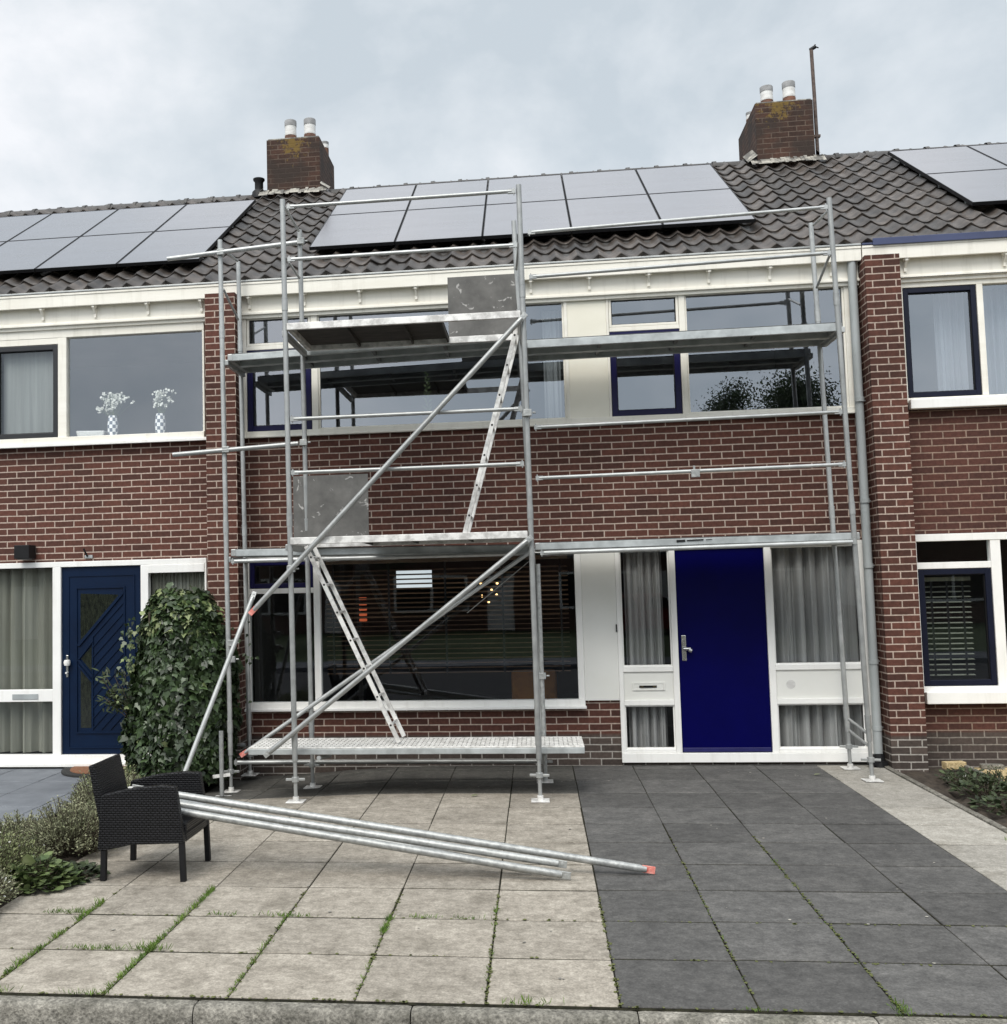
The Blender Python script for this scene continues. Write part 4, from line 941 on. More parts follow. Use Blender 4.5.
brace(SA, (-2.875, 4.395, 1.66), (-.325, 4.395, 4.265), red_p=True); brace(SA, (-2.76, 4.395, .40), (-.335, 4.395, 2.285))
couple(SA, (-2.505, 4.45, 2.06)); couple(SA, (-.355, 4.45, 3.38))
mb = MB()      # low working plank
mb.box(-2.95, .06, 4.56, 5.15, .440, .452)
for i in range(8): mb.box(-2.9 + i * .41, -2.86 + i * .41, 4.5755, 5.1345, .41, .4395)
pl = mb.build('low_plank', M['alu_dirty'], SA, bevel=.004)
mb = MB(); mb.box(-2.95, .06, 4.557, 4.575, .388, .4395); mb.box(-2.95, .06, 5.135, 5.152, .388, .4395); mb.build('plank_edge', M['steeldeck'], pl, bevel=.004)
mb = MB(); rp = random.Random(8)
for i in range(72):
    for j in range(6):
        mb.box(-2.91 + i * .041, -2.902 + i * .041, 4.62 + j * .085, 4.65 + j * .085, .4522, .4532)
mb.build('plank_perforation', M['ply'], pl)
for y in (4.86, 5.30): rail(SA, (-2.5, y, .362), (-.33, y, .362), .022, 'ledger', heads=False)
mb = MB(); mb.tube((-2.3, 5.05, .30), (-2.3, 4.55, .36), .02, 10); mb.build('ledger', M['galv'], SA)
# scaffold B along the facade: front poles y 5.36, rear poles y 6.00
standard(SB, (-3.35, 5.36, gz(-3.35, 5.36)), (-3.398, 5.36, 5.44)); standard(SB, (-3.335, 6.00, -.05), (-3.39, 6.00, 5.41))
standard(SB, (2.68, 5.36, 0), (2.568, 5.36, 5.466)); standard(SB, (2.668, 6.00, 0), (2.558, 6.00, 5.44))
mb = MB(); mb.tube((-3.335, 5.0, gz(-3.335, 5.0) + .02), (-3.337, 5.0, .545), .0215, 12); js = mb.build('spare_standard', M['galv'], SB, smooth=True)
mb = MB(); z_ = gz(-3.335, 5.0); mb.box(-3.41, -3.26, 4.93, 5.07, z_ + .004, z_ + .012); mb.obox((-3.42, 5.0, z_ + .20), (-3.25, 5.0, z_ + .22), (0, 0, 1), .03, .02); mb.build('base_plate', M['alu'], js)
for z in (5.345, 4.90, 3.395, 2.90): rail(SB, (-.30, 5.36, z - (.03 if z > 4 else .01)), (2.60 - (z - 3.4) * .018, 5.36, z + (.035 if z > 4 else .018)), .0175)
rail(SB, (-3.99, 5.32, 5.262), (-2.50, 5.32, 5.355), .0235, heads=False); rail(SB, (-3.95, 5.32, 3.25), (-2.56, 5.32, 3.318), .0235, heads=False)
for p in ((-3.395, 5.36, 5.30), (-3.365, 5.36, 3.285), (-2.56, 5.33, 5.35), (-2.565, 5.33, 3.32), (-3.33, 5.36, 1.20), (-3.33, 5.36, 1.36)): couple(SB, p)
for xx, xr in ((-3.39, -3.38), (2.575, 2.565)):
    rail(SB, (xx, 5.38, 5.36), (xr, 5.98, 5.40), .013, heads=False); rail(SB, (xx, 5.38, 4.97), (xr, 5.98, 4.74), .013, heads=False)
for z in (4.225, 2.235):
    transom(SB, (-3.35, 5.36, z - .05), (-3.35, 6.00, z - .05)); transom(SB, (2.63, 5.36, z - .03), (2.63, 6.00, z - .03))
    transom(SB, (-.34, 5.36, z - .03), (-.34, 6.00, z - .03))
steel_deck(SB, (-3.31, 5.36, 4.262), (-.42, 5.36, 4.325), .64, .075); steel_deck(SB, (-.36, 5.36, 4.252), (2.60, 5.36, 4.268), .66, .085)
steel_deck(SB, (-3.30, 5.36, 2.29), (-.36, 5.36, 2.255), .64, .075); steel_deck(SB, (-.29, 5.36, 2.268), (2.66, 5.36, 2.283), .66, .072)
rail(SB, (-3.33, 5.34, 2.165), (-.32, 5.34, 2.165), .021, 'ledger'); rail(SB, (-.28, 5.34, 2.165), (2.66, 5.34, 2.190), .021, 'ledger')
for y in (5.36, 6.00): rail(SB, (-3.33, y, .19 if y < 6 else .262), (-.3, y, .19 if y < 6 else .262), .0215, 'ledger', heads=y < 6)
rail(SB, (-3.55, 6.0, .262), (-3.33, 6.0, .262), .0215, 'ledger', heads=False)
for z in (.36, .47): rail(SB, (2.675, 5.38, z - .05), (2.66, 5.98, z + .02), .014, 'transom', heads=False)
brace(SB, (-3.24, 5.31, .26), (-.33, 5.31, 2.20), red_p=True, r=.021); 
brace(SB, (-3.655, 4.63, .02), (-3.045, 5.213, 1.86), r=.023, name='raking_tube')
couple(SB, (-.30, 5.33, 1.0)); couple(SB, (-.30, 5.33, .30))
mb = MB(); mb.pipe([(-.29, 5.30, 2.06), (-.285, 5.30, .02)], .021, 12); mb.build('standard', M['galv_old'], SB, smooth=True)
# hose-like stay wire behind the window pole
mb = MB(); mb.tube((-1.0, 5.6, 1.60), (-.34, 5.5, 2.12), .004, 6); mb.build('stay_wire', M['galv'], SB)
# hook bracket hanging on the middle rail
mb = MB(); mb.box(1.18, 1.26, 5.335, 5.375, 2.845, 2.92); mb.tube((1.21, 5.355, 2.92), (1.21, 5.355, 2.955), .012, 8); mb.build('coupler', M['galv_old'], SB, bevel=.004)

mb = MB()      # small dark maker's stamp, worn beyond reading
mb.obox((1.02, 5.3565, 2.243), (1.10, 5.3565, 2.246), (0, 0, 1), .022, .002); mb.obox((1.115, 5.3565, 2.246), (1.27, 5.3565, 2.251), (0, 0, 1), .012, .002); mb.obox((1.29, 5.3565, 2.250), (1.35, 5.3565, 2.253), (0, 0, 1), .006, .002)
mb.build('stamp', M['black'], SB)
# ---------------------------------------------------------------- loose tubes on the chair
def loose(p, q, red, label):
    t = thing('scaffold_tube', label, 'scaffold tube', p, 'loose scaffold tubes propped on the chair')
    return brace(t, p, q, red_q=red, r=.0245, name='tube', m='galv_old')
loose((-3.12, 2.20, .545), (.385, 2.15, .028), True, 'longest loose galvanised tube with a faded red tip on the paving')
loose((-3.10, 2.12, .500), (-.175, 2.055, .085), False, 'loose galvanised tube without red tip, topmost of the shorter tubes')
loose((-3.10, 2.05, .475), (-.155, 2.005, .028), False, 'loose galvanised tube with pierced grey flat end, nearest the kerb')
loose((-3.02, 2.28, .470), (-.40, 2.12, .028), False, 'loose galvanised tube lowest in the bundle, mostly under the others')

# ---------------------------------------------------------------- armchair
CH = thing('armchair', 'black woven rattan armchair holding the ends of the scaffold tubes', 'chair', (-2.93, 2.16, 0))
def arm(y0_, y1_):
    # profile in x-z, arm top rises to the front
    P = [(-3.235, .20), (-3.19, .195), (-3.0, .235), (-2.68, .245), (-2.645, .25), (-2.70, .612), (-2.80, .618), (-3.0, .600), (-3.205, .556)]
    mb = MB(); n_ = len(P); vs = [(x_, y0_, z_) for x_, z_ in P] + [(x_, y1_, z_) for x_, z_ in P]
    mb.quads(vs, [tuple(range(n_)), tuple(range(2 * n_ - 1, n_ - 1, -1))] + [(i, n_ + i, n_ + (i + 1) % n_, (i + 1) % n_) for i in range(n_)])
    return mb.build('armrest', M['rattan'], CH, bevel=.010, seg=3)
arm(1.875, 1.935); arm(2.385, 2.445)
mb = MB(); mb.box(-3.17, -2.645, 1.936, 2.384, .305, .365); mb.box(-2.70, -2.647, 1.936, 2.384, .245, .3045); mb.build('seat', M['rattan'], CH, bevel=.010, seg=3)
mb = MB(); mb.hexa([(-3.225, 1.936, .25), (-3.16, 1.936, .25), (-3.16, 2.384, .25), (-3.225, 2.384, .25), (-3.325, 1.945, .735), (-3.285, 1.945, .742), (-3.285, 2.405, .745), (-3.325, 2.405, .738)]); mb.build('backrest', M['rattan'], CH, bevel=.010, seg=3)
for x_, y_, tz, tx_ in ((-3.20, 1.90, .205, -3.195), (-2.655, 1.90, .25, -2.665), (-3.20, 2.42, .205, -3.195), (-2.655, 2.42, .25, -2.665)):
    mb = MB(); mb.obox((x_, y_, .0), (tx_, y_, tz), (0, 1, 0), .036, .036); mb.build('leg', M['black'], CH, bevel=.003)
mb = MB(); mb.box(-3.03, -3.00, 1.90, 1.925, .598, .604); tag(mb.build('paper_scrap', M['white']), 'tiny white scrap lying on the chair arm', 'scrap')

# ================================================================== LAMP, HOOK, MAT
LA = thing('wall_lamp', 'black box-shaped wall lamp above the curtained sidelight of the left house', 'wall lamp', (-5.92, 6.22, 2.35))
mb = MB(); mb.box(-5.975, -5.80, 6.07, 6.235, 2.275, 2.425); mb.build('housing', M['black'], LA, bevel=.006)
mb = MB(); mb.box(-5.95, -5.83, 6.10, 6.20, 2.268, 2.2745); mb.build('lens', M['potgrey'], LA)
mb = MB(); mb.box(-5.94, -5.85, 6.236, 6.249, 2.29, 2.41); mb.build('wall_plate', M['black'], LA)
HK = thing('wall_hook', 'small metal hook bracket on the brick above the navy door', 'hook', (-5.19, 6.24, 2.29))
mb = MB(); mb.box(-5.235, -5.145, 6.225, 6.249, 2.265, 2.30); mb.build('plate', M['zinc'], HK, bevel=.004)
mb = MB(); mb.pipe([(-5.20, 6.22, 2.29), (-5.205, 6.18, 2.33), (-5.22, 6.17, 2.37)], .011, 8); mb.build('prong', M['black'], HK)
DM = thing('doormat', 'half-round black rimmed doormat with rusty brown centre at the navy door', 'doormat', (-5.0, 5.88, 0))
def halfdisc(r, z, y0_, k=28, e_=.55): return [(-4.98 + r * math.cos(math.pi + math.pi * i / k), y0_ + r * e_ * math.sin(math.pi + math.pi * i / k), z) for i in range(k + 1)]
for nm, r, z0_, z1_, m_, yy in (('rim', .42, .004, .022, 'mat_black', 6.16), ('coir_centre', .33, .0221, .028, 'coir', 6.14)):
    a, b = halfdisc(r, z0_, yy, e_=1.35), halfdisc(r, z1_, yy, e_=1.35); n_ = len(a); mb = MB()
    mb.quads(a + b, [tuple(range(n_, 2 * n_))] + [(i, (i + 1) % n_, n_ + (i + 1) % n_, n_ + i) for i in range(n_)]); mb.build(nm, M[m_], DM)

# ================================================================== CURTAINS, BLINDS, WINDOW SILL THINGS
rc = random.Random(21)
curtain('curtain', 'grey net curtain behind the narrow sidelight left of the plain blue door', 0.60, .99, .14, 2.18, 6.385, M['curtain'], 4, .045, rc)
curtain('curtain', 'wide grey net curtain behind the sidelight right of the plain blue door', 2.06, 2.90, .14, 2.18, 6.39, M['curtain'], 6, .055, rc)
curtain('curtain', 'grey-green pleated curtain behind the sidelight with the grey letter slot', -7.08, -5.62, .14, 2.17, 6.39, M['curtain_green'], 8, .05, rc)
curtain('curtain', 'grey-green curtain behind the sidelight above the ivy', -4.51, -3.88, .14, 2.09, 6.34, M['curtain_green'], 14, .014, rc)
curtain('curtain', 'grey net curtain in the black-framed upper window of the left house', -6.24, -5.60, 3.66, 4.62, 6.34, M['curtain'], 4, .006, rc)
curtain('curtain', 'pale curtain behind the navy-framed upper window of the right house', 3.86, 4.16, 3.62, 4.79, 6.50, M['curtain_white'], 4, .028, rc)
curtain('curtain', 'pale curtain at the far right upper window edge of the right house', 4.27, 4.65, 3.62, 4.79, 6.50, M['curtain_white'], 5, .028, rc)
curtain('curtain', 'thin pale curtain in the upper window beside the cream panel', -.16, .02, 3.60, 4.80, 6.45, M['curtain'], 3, .016, rc)
def blind(name, label, x0, x1, z0, z1, y, pitch, tilt, m, sag=0):
    t = thing(name, label, 'blind', ((x0 + x1) / 2, y, z1))
    mb = MB(); n_ = int((z1 - z0) / pitch); w_ = .024
    for i in range(n_):
        z = z0 + i * pitch; tl = tilt if z > (z0 + z1) / 2 or tilt < .2 else .08; c, s = math.cos(tl) * w_, math.sin(tl) * w_
        mb.hexa([(x0, y - c, z - s), (x1, y - c, z - s), (x1, y + c, z + s), (x0, y + c, z + s), (x0, y - c, z - s + .003), (x1, y - c, z - s + .003), (x1, y + c, z + s + .003), (x0, y + c, z + s + .003)])
    mb.build('slats', m, t)
    mb = MB()
    k = max(2, int((x1 - x0) / .55)); 
    for i in range(k + 1):
        xx = x0 + .08 + (x1 - x0 - .16) * i / k; mb.box(xx - .010, xx + .010, y - .028, y - .0265, z0, z1)
    mb.build('ladder_tape', M['black'], t)
    mb = MB(); mb.box(x0, x1, y - .03, y + .03, z1, z1 + .04); mb.build('head_rail', m, t)
blind('venetian_blind', 'dark wooden venetian blind behind the big ground floor window', -2.58, .02, .95, 2.13, 6.44, .050, .30, M['blind'])
blind('venetian_blind', 'narrow blind with gap light painted as pale slats, lower window of the right house', 3.56, 4.02, .86, 1.80, 6.40, .052, .19, M['curtain_green'])  # slats coloured pale to stand for daylight showing through the gaps
def vase(x_, label):
    t = thing('vase', label, 'vase', (x_, 6.33, 3.625))
    mb = MB(); mb.lathe((0, 0, 0), [(.045, 0), (.055, .03), (.06, .12), (.05, .20), (.044, .225), (.04, .225)], 20)
    o = mb.build('body', M['check'], None, smooth=True); o.parent = t; return t
vase(-4.945, 'white and grey checkered vase nearer the black-framed sash'); vase(-4.395, 'white and grey checkered vase nearer the brick pier')
def bouquet(x_, label, dense, rng):
    t = thing('flower_bouquet', label, 'flowers', (x_, 6.34, 3.86))
    mb, ms = MB(), MB()
    for i in range(dense):
        a, r = rng.uniform(0, 6.28), abs(rng.gauss(0, .062)); hx, hy = r * math.cos(a) * 1.5, r * math.sin(a) * .6; h = rng.uniform(.06, .24)
        ms.tube((x_ + hx * .15, 6.34, 3.83), (x_ + hx, 6.34 + hy, 3.86 + h), .0022, 4, cap=False)
        for k in range(5):
            c = Vector((x_ + hx + rng.gauss(0, .014), max(6.285, 6.34 + hy + rng.gauss(0, .012)), 3.86 + h + rng.gauss(0, .014))); r2 = rng.uniform(.009, .016); n_ = Vector((rng.gauss(0, .5), -1, rng.gauss(0, .5))).normalized(); u = n_.orthogonal().normalized(); v = n_.cross(u)
            mb.face([c + (u * math.cos(2 * math.pi * q / 6) + v * math.sin(2 * math.pi * q / 6)) * r2 for q in range(6)])
    ms.build('stems', M['herb'], t); mb.build('blossoms', M['petal'], t)
bouquet(-4.945, 'full bunch of small white flowers in the vase nearer the black sash', 52, rc); bouquet(-4.395, 'sparse bunch of white flowers in the vase nearer the pier', 34, rc)
mb = MB(); mb.hexa([(-5.36, 6.33, 3.622), (-5.06, 6.33, 3.622), (-5.06, 6.45, 3.622), (-5.36, 6.45, 3.622), (-5.38, 6.32, 3.70), (-5.04, 6.32, 3.69), (-5.04, 6.46, 3.69), (-5.38, 6.46, 3.70)])
tag(mb.build('basket', M['basket'], bevel=.015, seg=3), 'low white basket on the sill beside the left vase', 'basket')
def emit(name, c, st):
    m, n, l, b = new_mat(name); b.inputs['Emission Color'].default_value = (*c, 1); b.inputs['Emission Strength'].default_value = st; b.inputs['Base Color'].default_value = (*c, 1); return m
M['bulb_warm'] = emit('warm_bulb', (1.0, 0.62, 0.25), 3.0); M['bulb_red'] = emit('red_glow', (1.0, 0.20, 0.08), .30)
CL = thing('hanging_lamp', 'hanging lamp with small warm bulbs inside the ground floor window', 'lamp', (-.85, 8.2, 2.5))
mb = MB(); mb.tube((-.88, 8.2, 1.95), (-.88, 8.2, 2.54), .006, 6); mb.tube((-1.02, 8.2, 1.95), (-.74, 8.2, 1.95), .012, 8); mb.build('arm', M['black'], CL)
for bx, bz in ((-.99, 1.885), (-.79, 1.885), (-.86, 1.80), (-.80, 1.74), (-.98, 1.73), (-.90, 1.66)):
    mb = MB(); mb.lathe((bx, 8.2, bz), [(.004, -.016), (.014, -.008), (.015, .003), (.006, .016)], 10); mb.build('bulb', M['bulb_warm'], CL, smooth=True)
RL = thing('table_lamp', 'red glowing slatted lamp inside the left part of the big window', 'lamp', (-2.42, 7.9, .9))
for k in range(5):
    mb = MB(); mb.lathe((-2.42, 7.9, 1.46 + k * .065), [(.045, 0), (.05, .015), (.045, .03)], 14); mb.build('lamp_shade', M['bulb_red'], RL, smooth=True)
mb = MB(); mb.tube((-2.42, 7.9, .08), (-2.42, 7.9, 1.46), .02, 8); mb.lathe((-2.42, 7.9, .08), [(.14, 0), (.14, .03)], 16); mb.build('stand', M['black'], RL)
M['orange'] = mat('orange_fabric', (0.26, 0.10, 0.015), .9, c2=(.36, .14, .02), scale=12)
AC = thing('lounge_chair', 'orange lounge chair back seen low inside the big window', 'chair', (-.3, 7.0, .08))
mb = MB(); mb.box(-.62, -.12, 6.95, 7.06, .42, .92); mb.build('backrest', M['orange'], AC, bevel=.04, seg=3)
mb = MB(); mb.box(-.62, -.12, 7.07, 7.55, .34, .48); mb.build('seat', M['orange'], AC, bevel=.03, seg=3)
for lx in (-.58, -.16):
    for ly in (7.0, 7.5):
        mb = MB(); mb.tube((lx, ly, .08), (lx, ly, .35), .018, 8); mb.build('leg', M['stem'], AC)
# pot plant upstairs, behind the big pane of the middle house
PP = thing('pot_plant', 'slim pot plant standing behind the big upstairs pane', 'plant', (-1.42, 6.42, 3.62))
mb = MB(); mb.lathe((-1.42, 6.42, 3.605), [(.05, 0), (.065, .10), (.06, .10)], 14); mb.build('pot', M['potclay'], PP, smooth=True)
mb = MB()
for k in range(26):
    z = 3.70 + k * .019; a = k * 2.4; L_ = .10 - k * .0026
    c = Vector((-1.42, 6.42, z)); d = Vector((math.cos(a), math.sin(a) * .6, .9)).normalized(); s_ = d.cross(Vector((0, 1, .3))).normalized() * .012
    mb.face([c, c + d * L_ * .5 + s_, c + d * L_, c + d * L_ * .5 - s_])
mb.build('leaves', M['herb'], PP)

# ================================================================== PLANTS
def leaf_ivy(mb, c, n_, up, size, rng):
    """five-lobed ivy leaf, slightly cupped"""
    n_ = n_.normalized(); u = (up - n_ * up.dot(n_)).normalized(); v = n_.cross(u)
    pts = [(0, -.45), (.32, -.42), (.50, -.05), (.26, .08), (.0, .62), (-.26, .08), (-.50, -.05), (-.32, -.42)]
    mb.rr = rng.random(); cup = rng.uniform(.02, .16) * size
    mb.face([c + v * a * size + u * b * size + n_ * (-cup * (abs(a) * 2)) for a, b in pts])
def leaf_simple(mb, c, d, n_, L, wd, rng):
    d = d.normalized(); s = d.cross(n_)
    s = s.normalized() if s.length > 1e-4 else d.orthogonal()
    mb.rr = rng.random(); nn = s.cross(d)
    mb.face([c, c + d * L * .35 + s * wd + nn * L * .05, c + d * L * .75 + s * wd * .7 + nn * L * .03, c + d * L, c + d * L * .75 - s * wd * .7 + nn * L * .03, c + d * L * .35 - s * wd + nn * L * .05])
# ivy column between the two front doors
rng = random.Random(42)
IV = thing('ivy_bush', 'tall dense dark green ivy column beside the navy door and the pier', 'ivy', (-3.9, 5.5, 0))
mb = MB(); mp_ = MB()
xc, yc, hx, hy, ht = -3.90, 5.55, .50, .42, 1.80
lump = [(rng.uniform(0, 6.28), rng.uniform(0, ht), rng.uniform(.15, .35), rng.uniform(-.10, .17)) for _ in range(46)]
def ivy_surf(a, z):
    t = z / ht
    r = 1.0 if t < .80 else max(.02, 1 - ((t - .80) / .24) ** 2) ** .5
    r *= .93 + .09 * math.sin(3 * t + 1)
    for la, lz, lw, lh in lump:
        da = (a - la + math.pi) % (2 * math.pi) - math.pi; r += lh * math.exp(-(da * da * .3 + (z - lz) ** 2) / (lw * lw))
    return r
for i in range(9500):
    a = rng.uniform(0, 2 * math.pi); z = rng.uniform(.02, ht) ; 
    if rng.random() < .12: z = ht - abs(rng.gauss(0, .10))
    depth = 1 - abs(rng.gauss(0, .10)); r = ivy_surf(a, z) * depth
    c = Vector((xc + hx * r * math.cos(a), yc + hy * r * math.sin(a), z + (rng.gauss(0, .05) if z > ht * .85 else 0)))
    out = Vector((math.cos(a), math.sin(a), .25 + (.9 if z > ht * .85 else 0))) + Vector((rng.gauss(0, .5), rng.gauss(0, .5), rng.gauss(0, .5)))
    up_ = Vector((rng.gauss(0, .5), rng.gauss(0, .4), -1))
    pale = (z > ht * .80 and rng.random() < .16) or rng.random() < .012
    leaf_ivy(mp_ if pale else mb, c, out, up_, rng.choice((rng.uniform(.04, .07), rng.uniform(.06, .105))), rng)
for i in range(130):      # shoots sticking out to the left and across the pier
    s = rng.choice((0, 0, 0, 1)); z0_ = rng.choice((1.50, 1.38, 1.12, .86, .80)) if s == 0 else rng.uniform(.9, 1.55)
    c = Vector((xc - hx * .97 - abs(rng.gauss(0, .06)), yc + rng.gauss(-.05, .12), z0_ + rng.gauss(0, .06))) if s == 0 else Vector((xc + hx * 1.0 + rng.uniform(0, .22), yc + rng.gauss(.15, .12), z0_ + rng.gauss(0, .12)))
    leaf_ivy(mp_ if rng.random() < .38 and s == 0 else mb, c, Vector((rng.gauss(0, .5), -1, rng.gauss(.3, .5))), Vector((rng.gauss(0, .6), 0, -1)), rng.uniform(.03, .06), rng)
mb.build('foliage', M['ivy'], IV); mp_.build('pale_foliage', M['ivy_pale'], IV)
mb = MB()
for k in range(14):
    x_, y_ = xc + rng.uniform(-.3, .3), yc + rng.uniform(-.2, .2); pts = [(x_, y_, -.02)]
    for j in range(6): x_ += rng.gauss(0, .04); y_ += rng.gauss(0, .03); pts.append((x_, y_, .28 * (j + 1)))
    mb.pipe(pts, .010, 6)
mb.build('stem', M['stem'], IV)
# brownish shoot of another shrub in front of the door
SH = thing('shrub_shoot', 'loose olive leaved shoot reaching across the navy door from the ivy', 'shrub', (-4.45, 5.45, 0))
mb, ms = MB(), MB()
for k in range(9):
    p = Vector((-4.36, 5.45, .55)); q = Vector((-4.36 - rng.uniform(.05, .34), 5.35 + rng.gauss(0, .05), rng.uniform(.82, 1.12))); ms.tube(p, q, .004, 5)
    for j in range(20):
        t = rng.uniform(.45, 1.05); c = p + (q - p) * t + Vector((rng.gauss(0, .015),) * 3); d = Vector((rng.gauss(-.4, .6), rng.gauss(-.3, .5), rng.gauss(.2, .5))); leaf_simple(mb, c, d, Vector((rng.gauss(0, .5), -.6, 1)).normalized(), rng.uniform(.05, .10), rng.uniform(.009, .016), rng)
mb.build('foliage', M['darkherb'], SH); ms.build('stem', M['stem'], SH)

def heath(label, x_, y_, r, h, m, n_, rng, size=.014, flower=0.0, group=None):
    t = thing('garden_shrub', label, 'shrub', (x_, y_, 0), group)
    mb, ms, mf = MB(), MB(), MB()
    tw = int(n_ / 16)
    for i in range(tw):
        a = rng.uniform(0, 6.283); rr_ = r * math.sqrt(rng.random()); k = rr_ / r
        top = Vector((x_ + rr_ * math.cos(a) * 1.12, y_ + rr_ * math.sin(a) * 1.12, h * math.sqrt(max(.03, 1 - k * k * .92)) * rng.choice((rng.uniform(.6, 1.05), rng.uniform(.8, 1.35)))))
        bot = Vector((x_ + rr_ * .35 * math.cos(a), y_ + rr_ * .35 * math.sin(a), -.01)); ms.tube(bot, top, .0022, 3, cap=False)
        for j in range(16):
            t_ = 1 - abs(rng.gauss(0, .24)); c = bot + (top - bot) * max(.1, t_) + Vector((rng.gauss(0, .010), rng.gauss(0, .010), rng.gauss(0, .008)))
            d = (top - bot).normalized() + Vector((rng.gauss(0, .7), rng.gauss(0, .7), rng.gauss(0, .5)))
            leaf_simple(mf if rng.random() < flower else mb, c, d, Vector((rng.gauss(0, 1), rng.gauss(0, 1), 1)).normalized(), size * rng.uniform(.8, 2.0), size * rng.uniform(.22, .4), rng)
    mb.build('foliage', m, t); ms.build('stem', M['stem'], t)
    if mf.f: mf.build('blossoms', M['petal'], t)
def herb(label, x_, y_, r, h, m, n_, rng, L=(.07, .13), W=.4, kind='leafy_plant'):
    t = thing(kind, label, 'plant', (x_, y_, 0)); mb, ms = MB(), MB()
    for i in range(n_):
        a = rng.uniform(0, 6.283); rr_ = r * math.sqrt(rng.random()); c = Vector((x_ + rr_ * math.cos(a), y_ + rr_ * math.sin(a), max(.015, h * (1 - (rr_ / r) ** 2 * .8) * rng.uniform(.25, 1))))
        d = Vector((math.cos(a), math.sin(a), rng.uniform(-.25, .7))) + Vector((rng.gauss(0, .4), rng.gauss(0, .4), 0)); ln = rng.uniform(*L)
        leaf_simple(mb, c, d, Vector((rng.gauss(0, .4), rng.gauss(0, .4), 1)).normalized(), ln, ln * W * rng.uniform(.7, 1.1), rng)
        if i % 4 == 0: ms.tube((x_ + rr_ * .3 * math.cos(a), y_ + rr_ * .3 * math.sin(a), -.02), c, .003, 4, cap=False)
    mb.build('foliage', m, t); ms.build('stem', M['stem'], t)
rg = random.Random(5)
heath('grey-green twiggy shrub beside the near left chair leg', -3.74, 2.62, .36, .31, M['heath'], 9000, rg)
heath('tall grey-green twiggy shrub behind the back of the chair', -3.80, 3.40, .34, .38, M['heath'], 8000, rg)
heath('grey-green shrub at the bed end near the doormat', -4.12, 4.25, .32, .30, M['heath2'], 6000, rg)
heath('olive twiggy shrub next to the leafy green plant', -3.96, 1.85, .36, .27, M['heath2'], 9000, rg, flower=.02)
heath('sprawling grey shrub at the left picture edge', -3.90, 1.25, .36, .23, M['heath'], 9000, rg, flower=.03)
heath('dry grey shrub near the blue-grey paving', -4.20, 2.75, .30, .20, M['heath'], 6000, rg)
heath('low dry shrub in the corner by the kerb', -4.1, .62, .34, .18, M['heath2'], 6000, rg)
herb('bright green leafy plant with a cream leaf in the bed left of the chair', -3.60, 1.78, .24, .17, M['herb'], 420, rg, (.035, .085), .42)
herb('low dark green creeper spilling onto the beige paving', -3.45, 1.96, .20, .08, M['darkherb'], 300, rg, (.03, .07))
herb('small green plant at the left picture edge', -3.68, .98, .16, .12, M['herb'], 90, rg, (.05, .10))
mb = MB(); leaf_simple(mb, Vector((-3.56, 1.60, .17)), Vector((.1, -.5, .75)), Vector((.2, -1, .2)).normalized(), .11, .042, rg); tag(mb.build('leaf', M['ivy_pale']), 'single cream-white leaf on the bright green plant', 'leaf')
t = thing('ornamental_grass', 'thin upright grass blades at the left picture edge', 'grass clump', (-4.0, 1.15, 0)); mb = MB()
for i in range(60):
    c = Vector((-3.98 + rg.gauss(0, .08), 1.15 + rg.gauss(0, .08), 0)); d = Vector((rg.gauss(0, .12), rg.gauss(0, .12), 1)); leaf_simple(mb, c, d, Vector((0, -1, 0)), rg.uniform(.25, .46), .003, rg)
mb.build('blades', M['heath'], t)
# ivy litter at the foot of the ivy and right-hand garden
herb('dark green weed at the foot of the right-hand pier', 3.52, 5.45, .22, .10, M['darkherb'], 130, rg, (.03, .08), .3)
herb('dark green low plant midway along the right-hand bed', 3.42, 4.75, .24, .15, M['darkherb'], 260, rg, (.03, .08), .28)
herb('low dark plant with white specks by the edging strip', 3.34, 4.15, .24, .11, M['darkherb'], 240, rg, (.03, .08), .3)
herb('low dark plant nearest the street in the right-hand bed', 3.52, 3.45, .28, .14, M['darkherb'], 240, rg, (.03, .09), .3)
heath('thin twiggy dark weed beside the gravel patch', 3.60, 4.95, .20, .15, M['darkherb'], 1400, rg, flower=.02)
heath('small grey twiggy weed close to the pier corner', 3.38, 5.2, .14, .10, M['darkherb'], 600, rg, flower=.02)
for i, (x_, y_, a, m_, lab) in enumerate(((3.62, 5.98, .2, 'gravel', 'yellowish loose brick lying against the right-hand wall'), (3.95, 5.95, -.15, 'kerb', 'grey-brown loose brick lying right of the yellowish brick'))):
    mb = MB(); mb.box(-.10, .10, -.045, .045, 0, .07 - .02 * i); o = mb.build('loose_brick', M[m_], bevel=.006); o.location = (x_, y_, .0); o.rotation_euler = (0, 0, a); tag(o, lab, 'brick')
# garden edging of the gravel patch
mb = MB()
for i in range(14): mb.rr = rg.random(); mb.box(3.70, 3.738, 3.2 + i * .2, 3.395 + i * .2, -.05, .035 + rg.uniform(-.008, .008))
tag(mb.build('gravel_edging', M['kerb'], bevel=.006), 'low broken stone edging along the sandy gravel patch', 'edging')

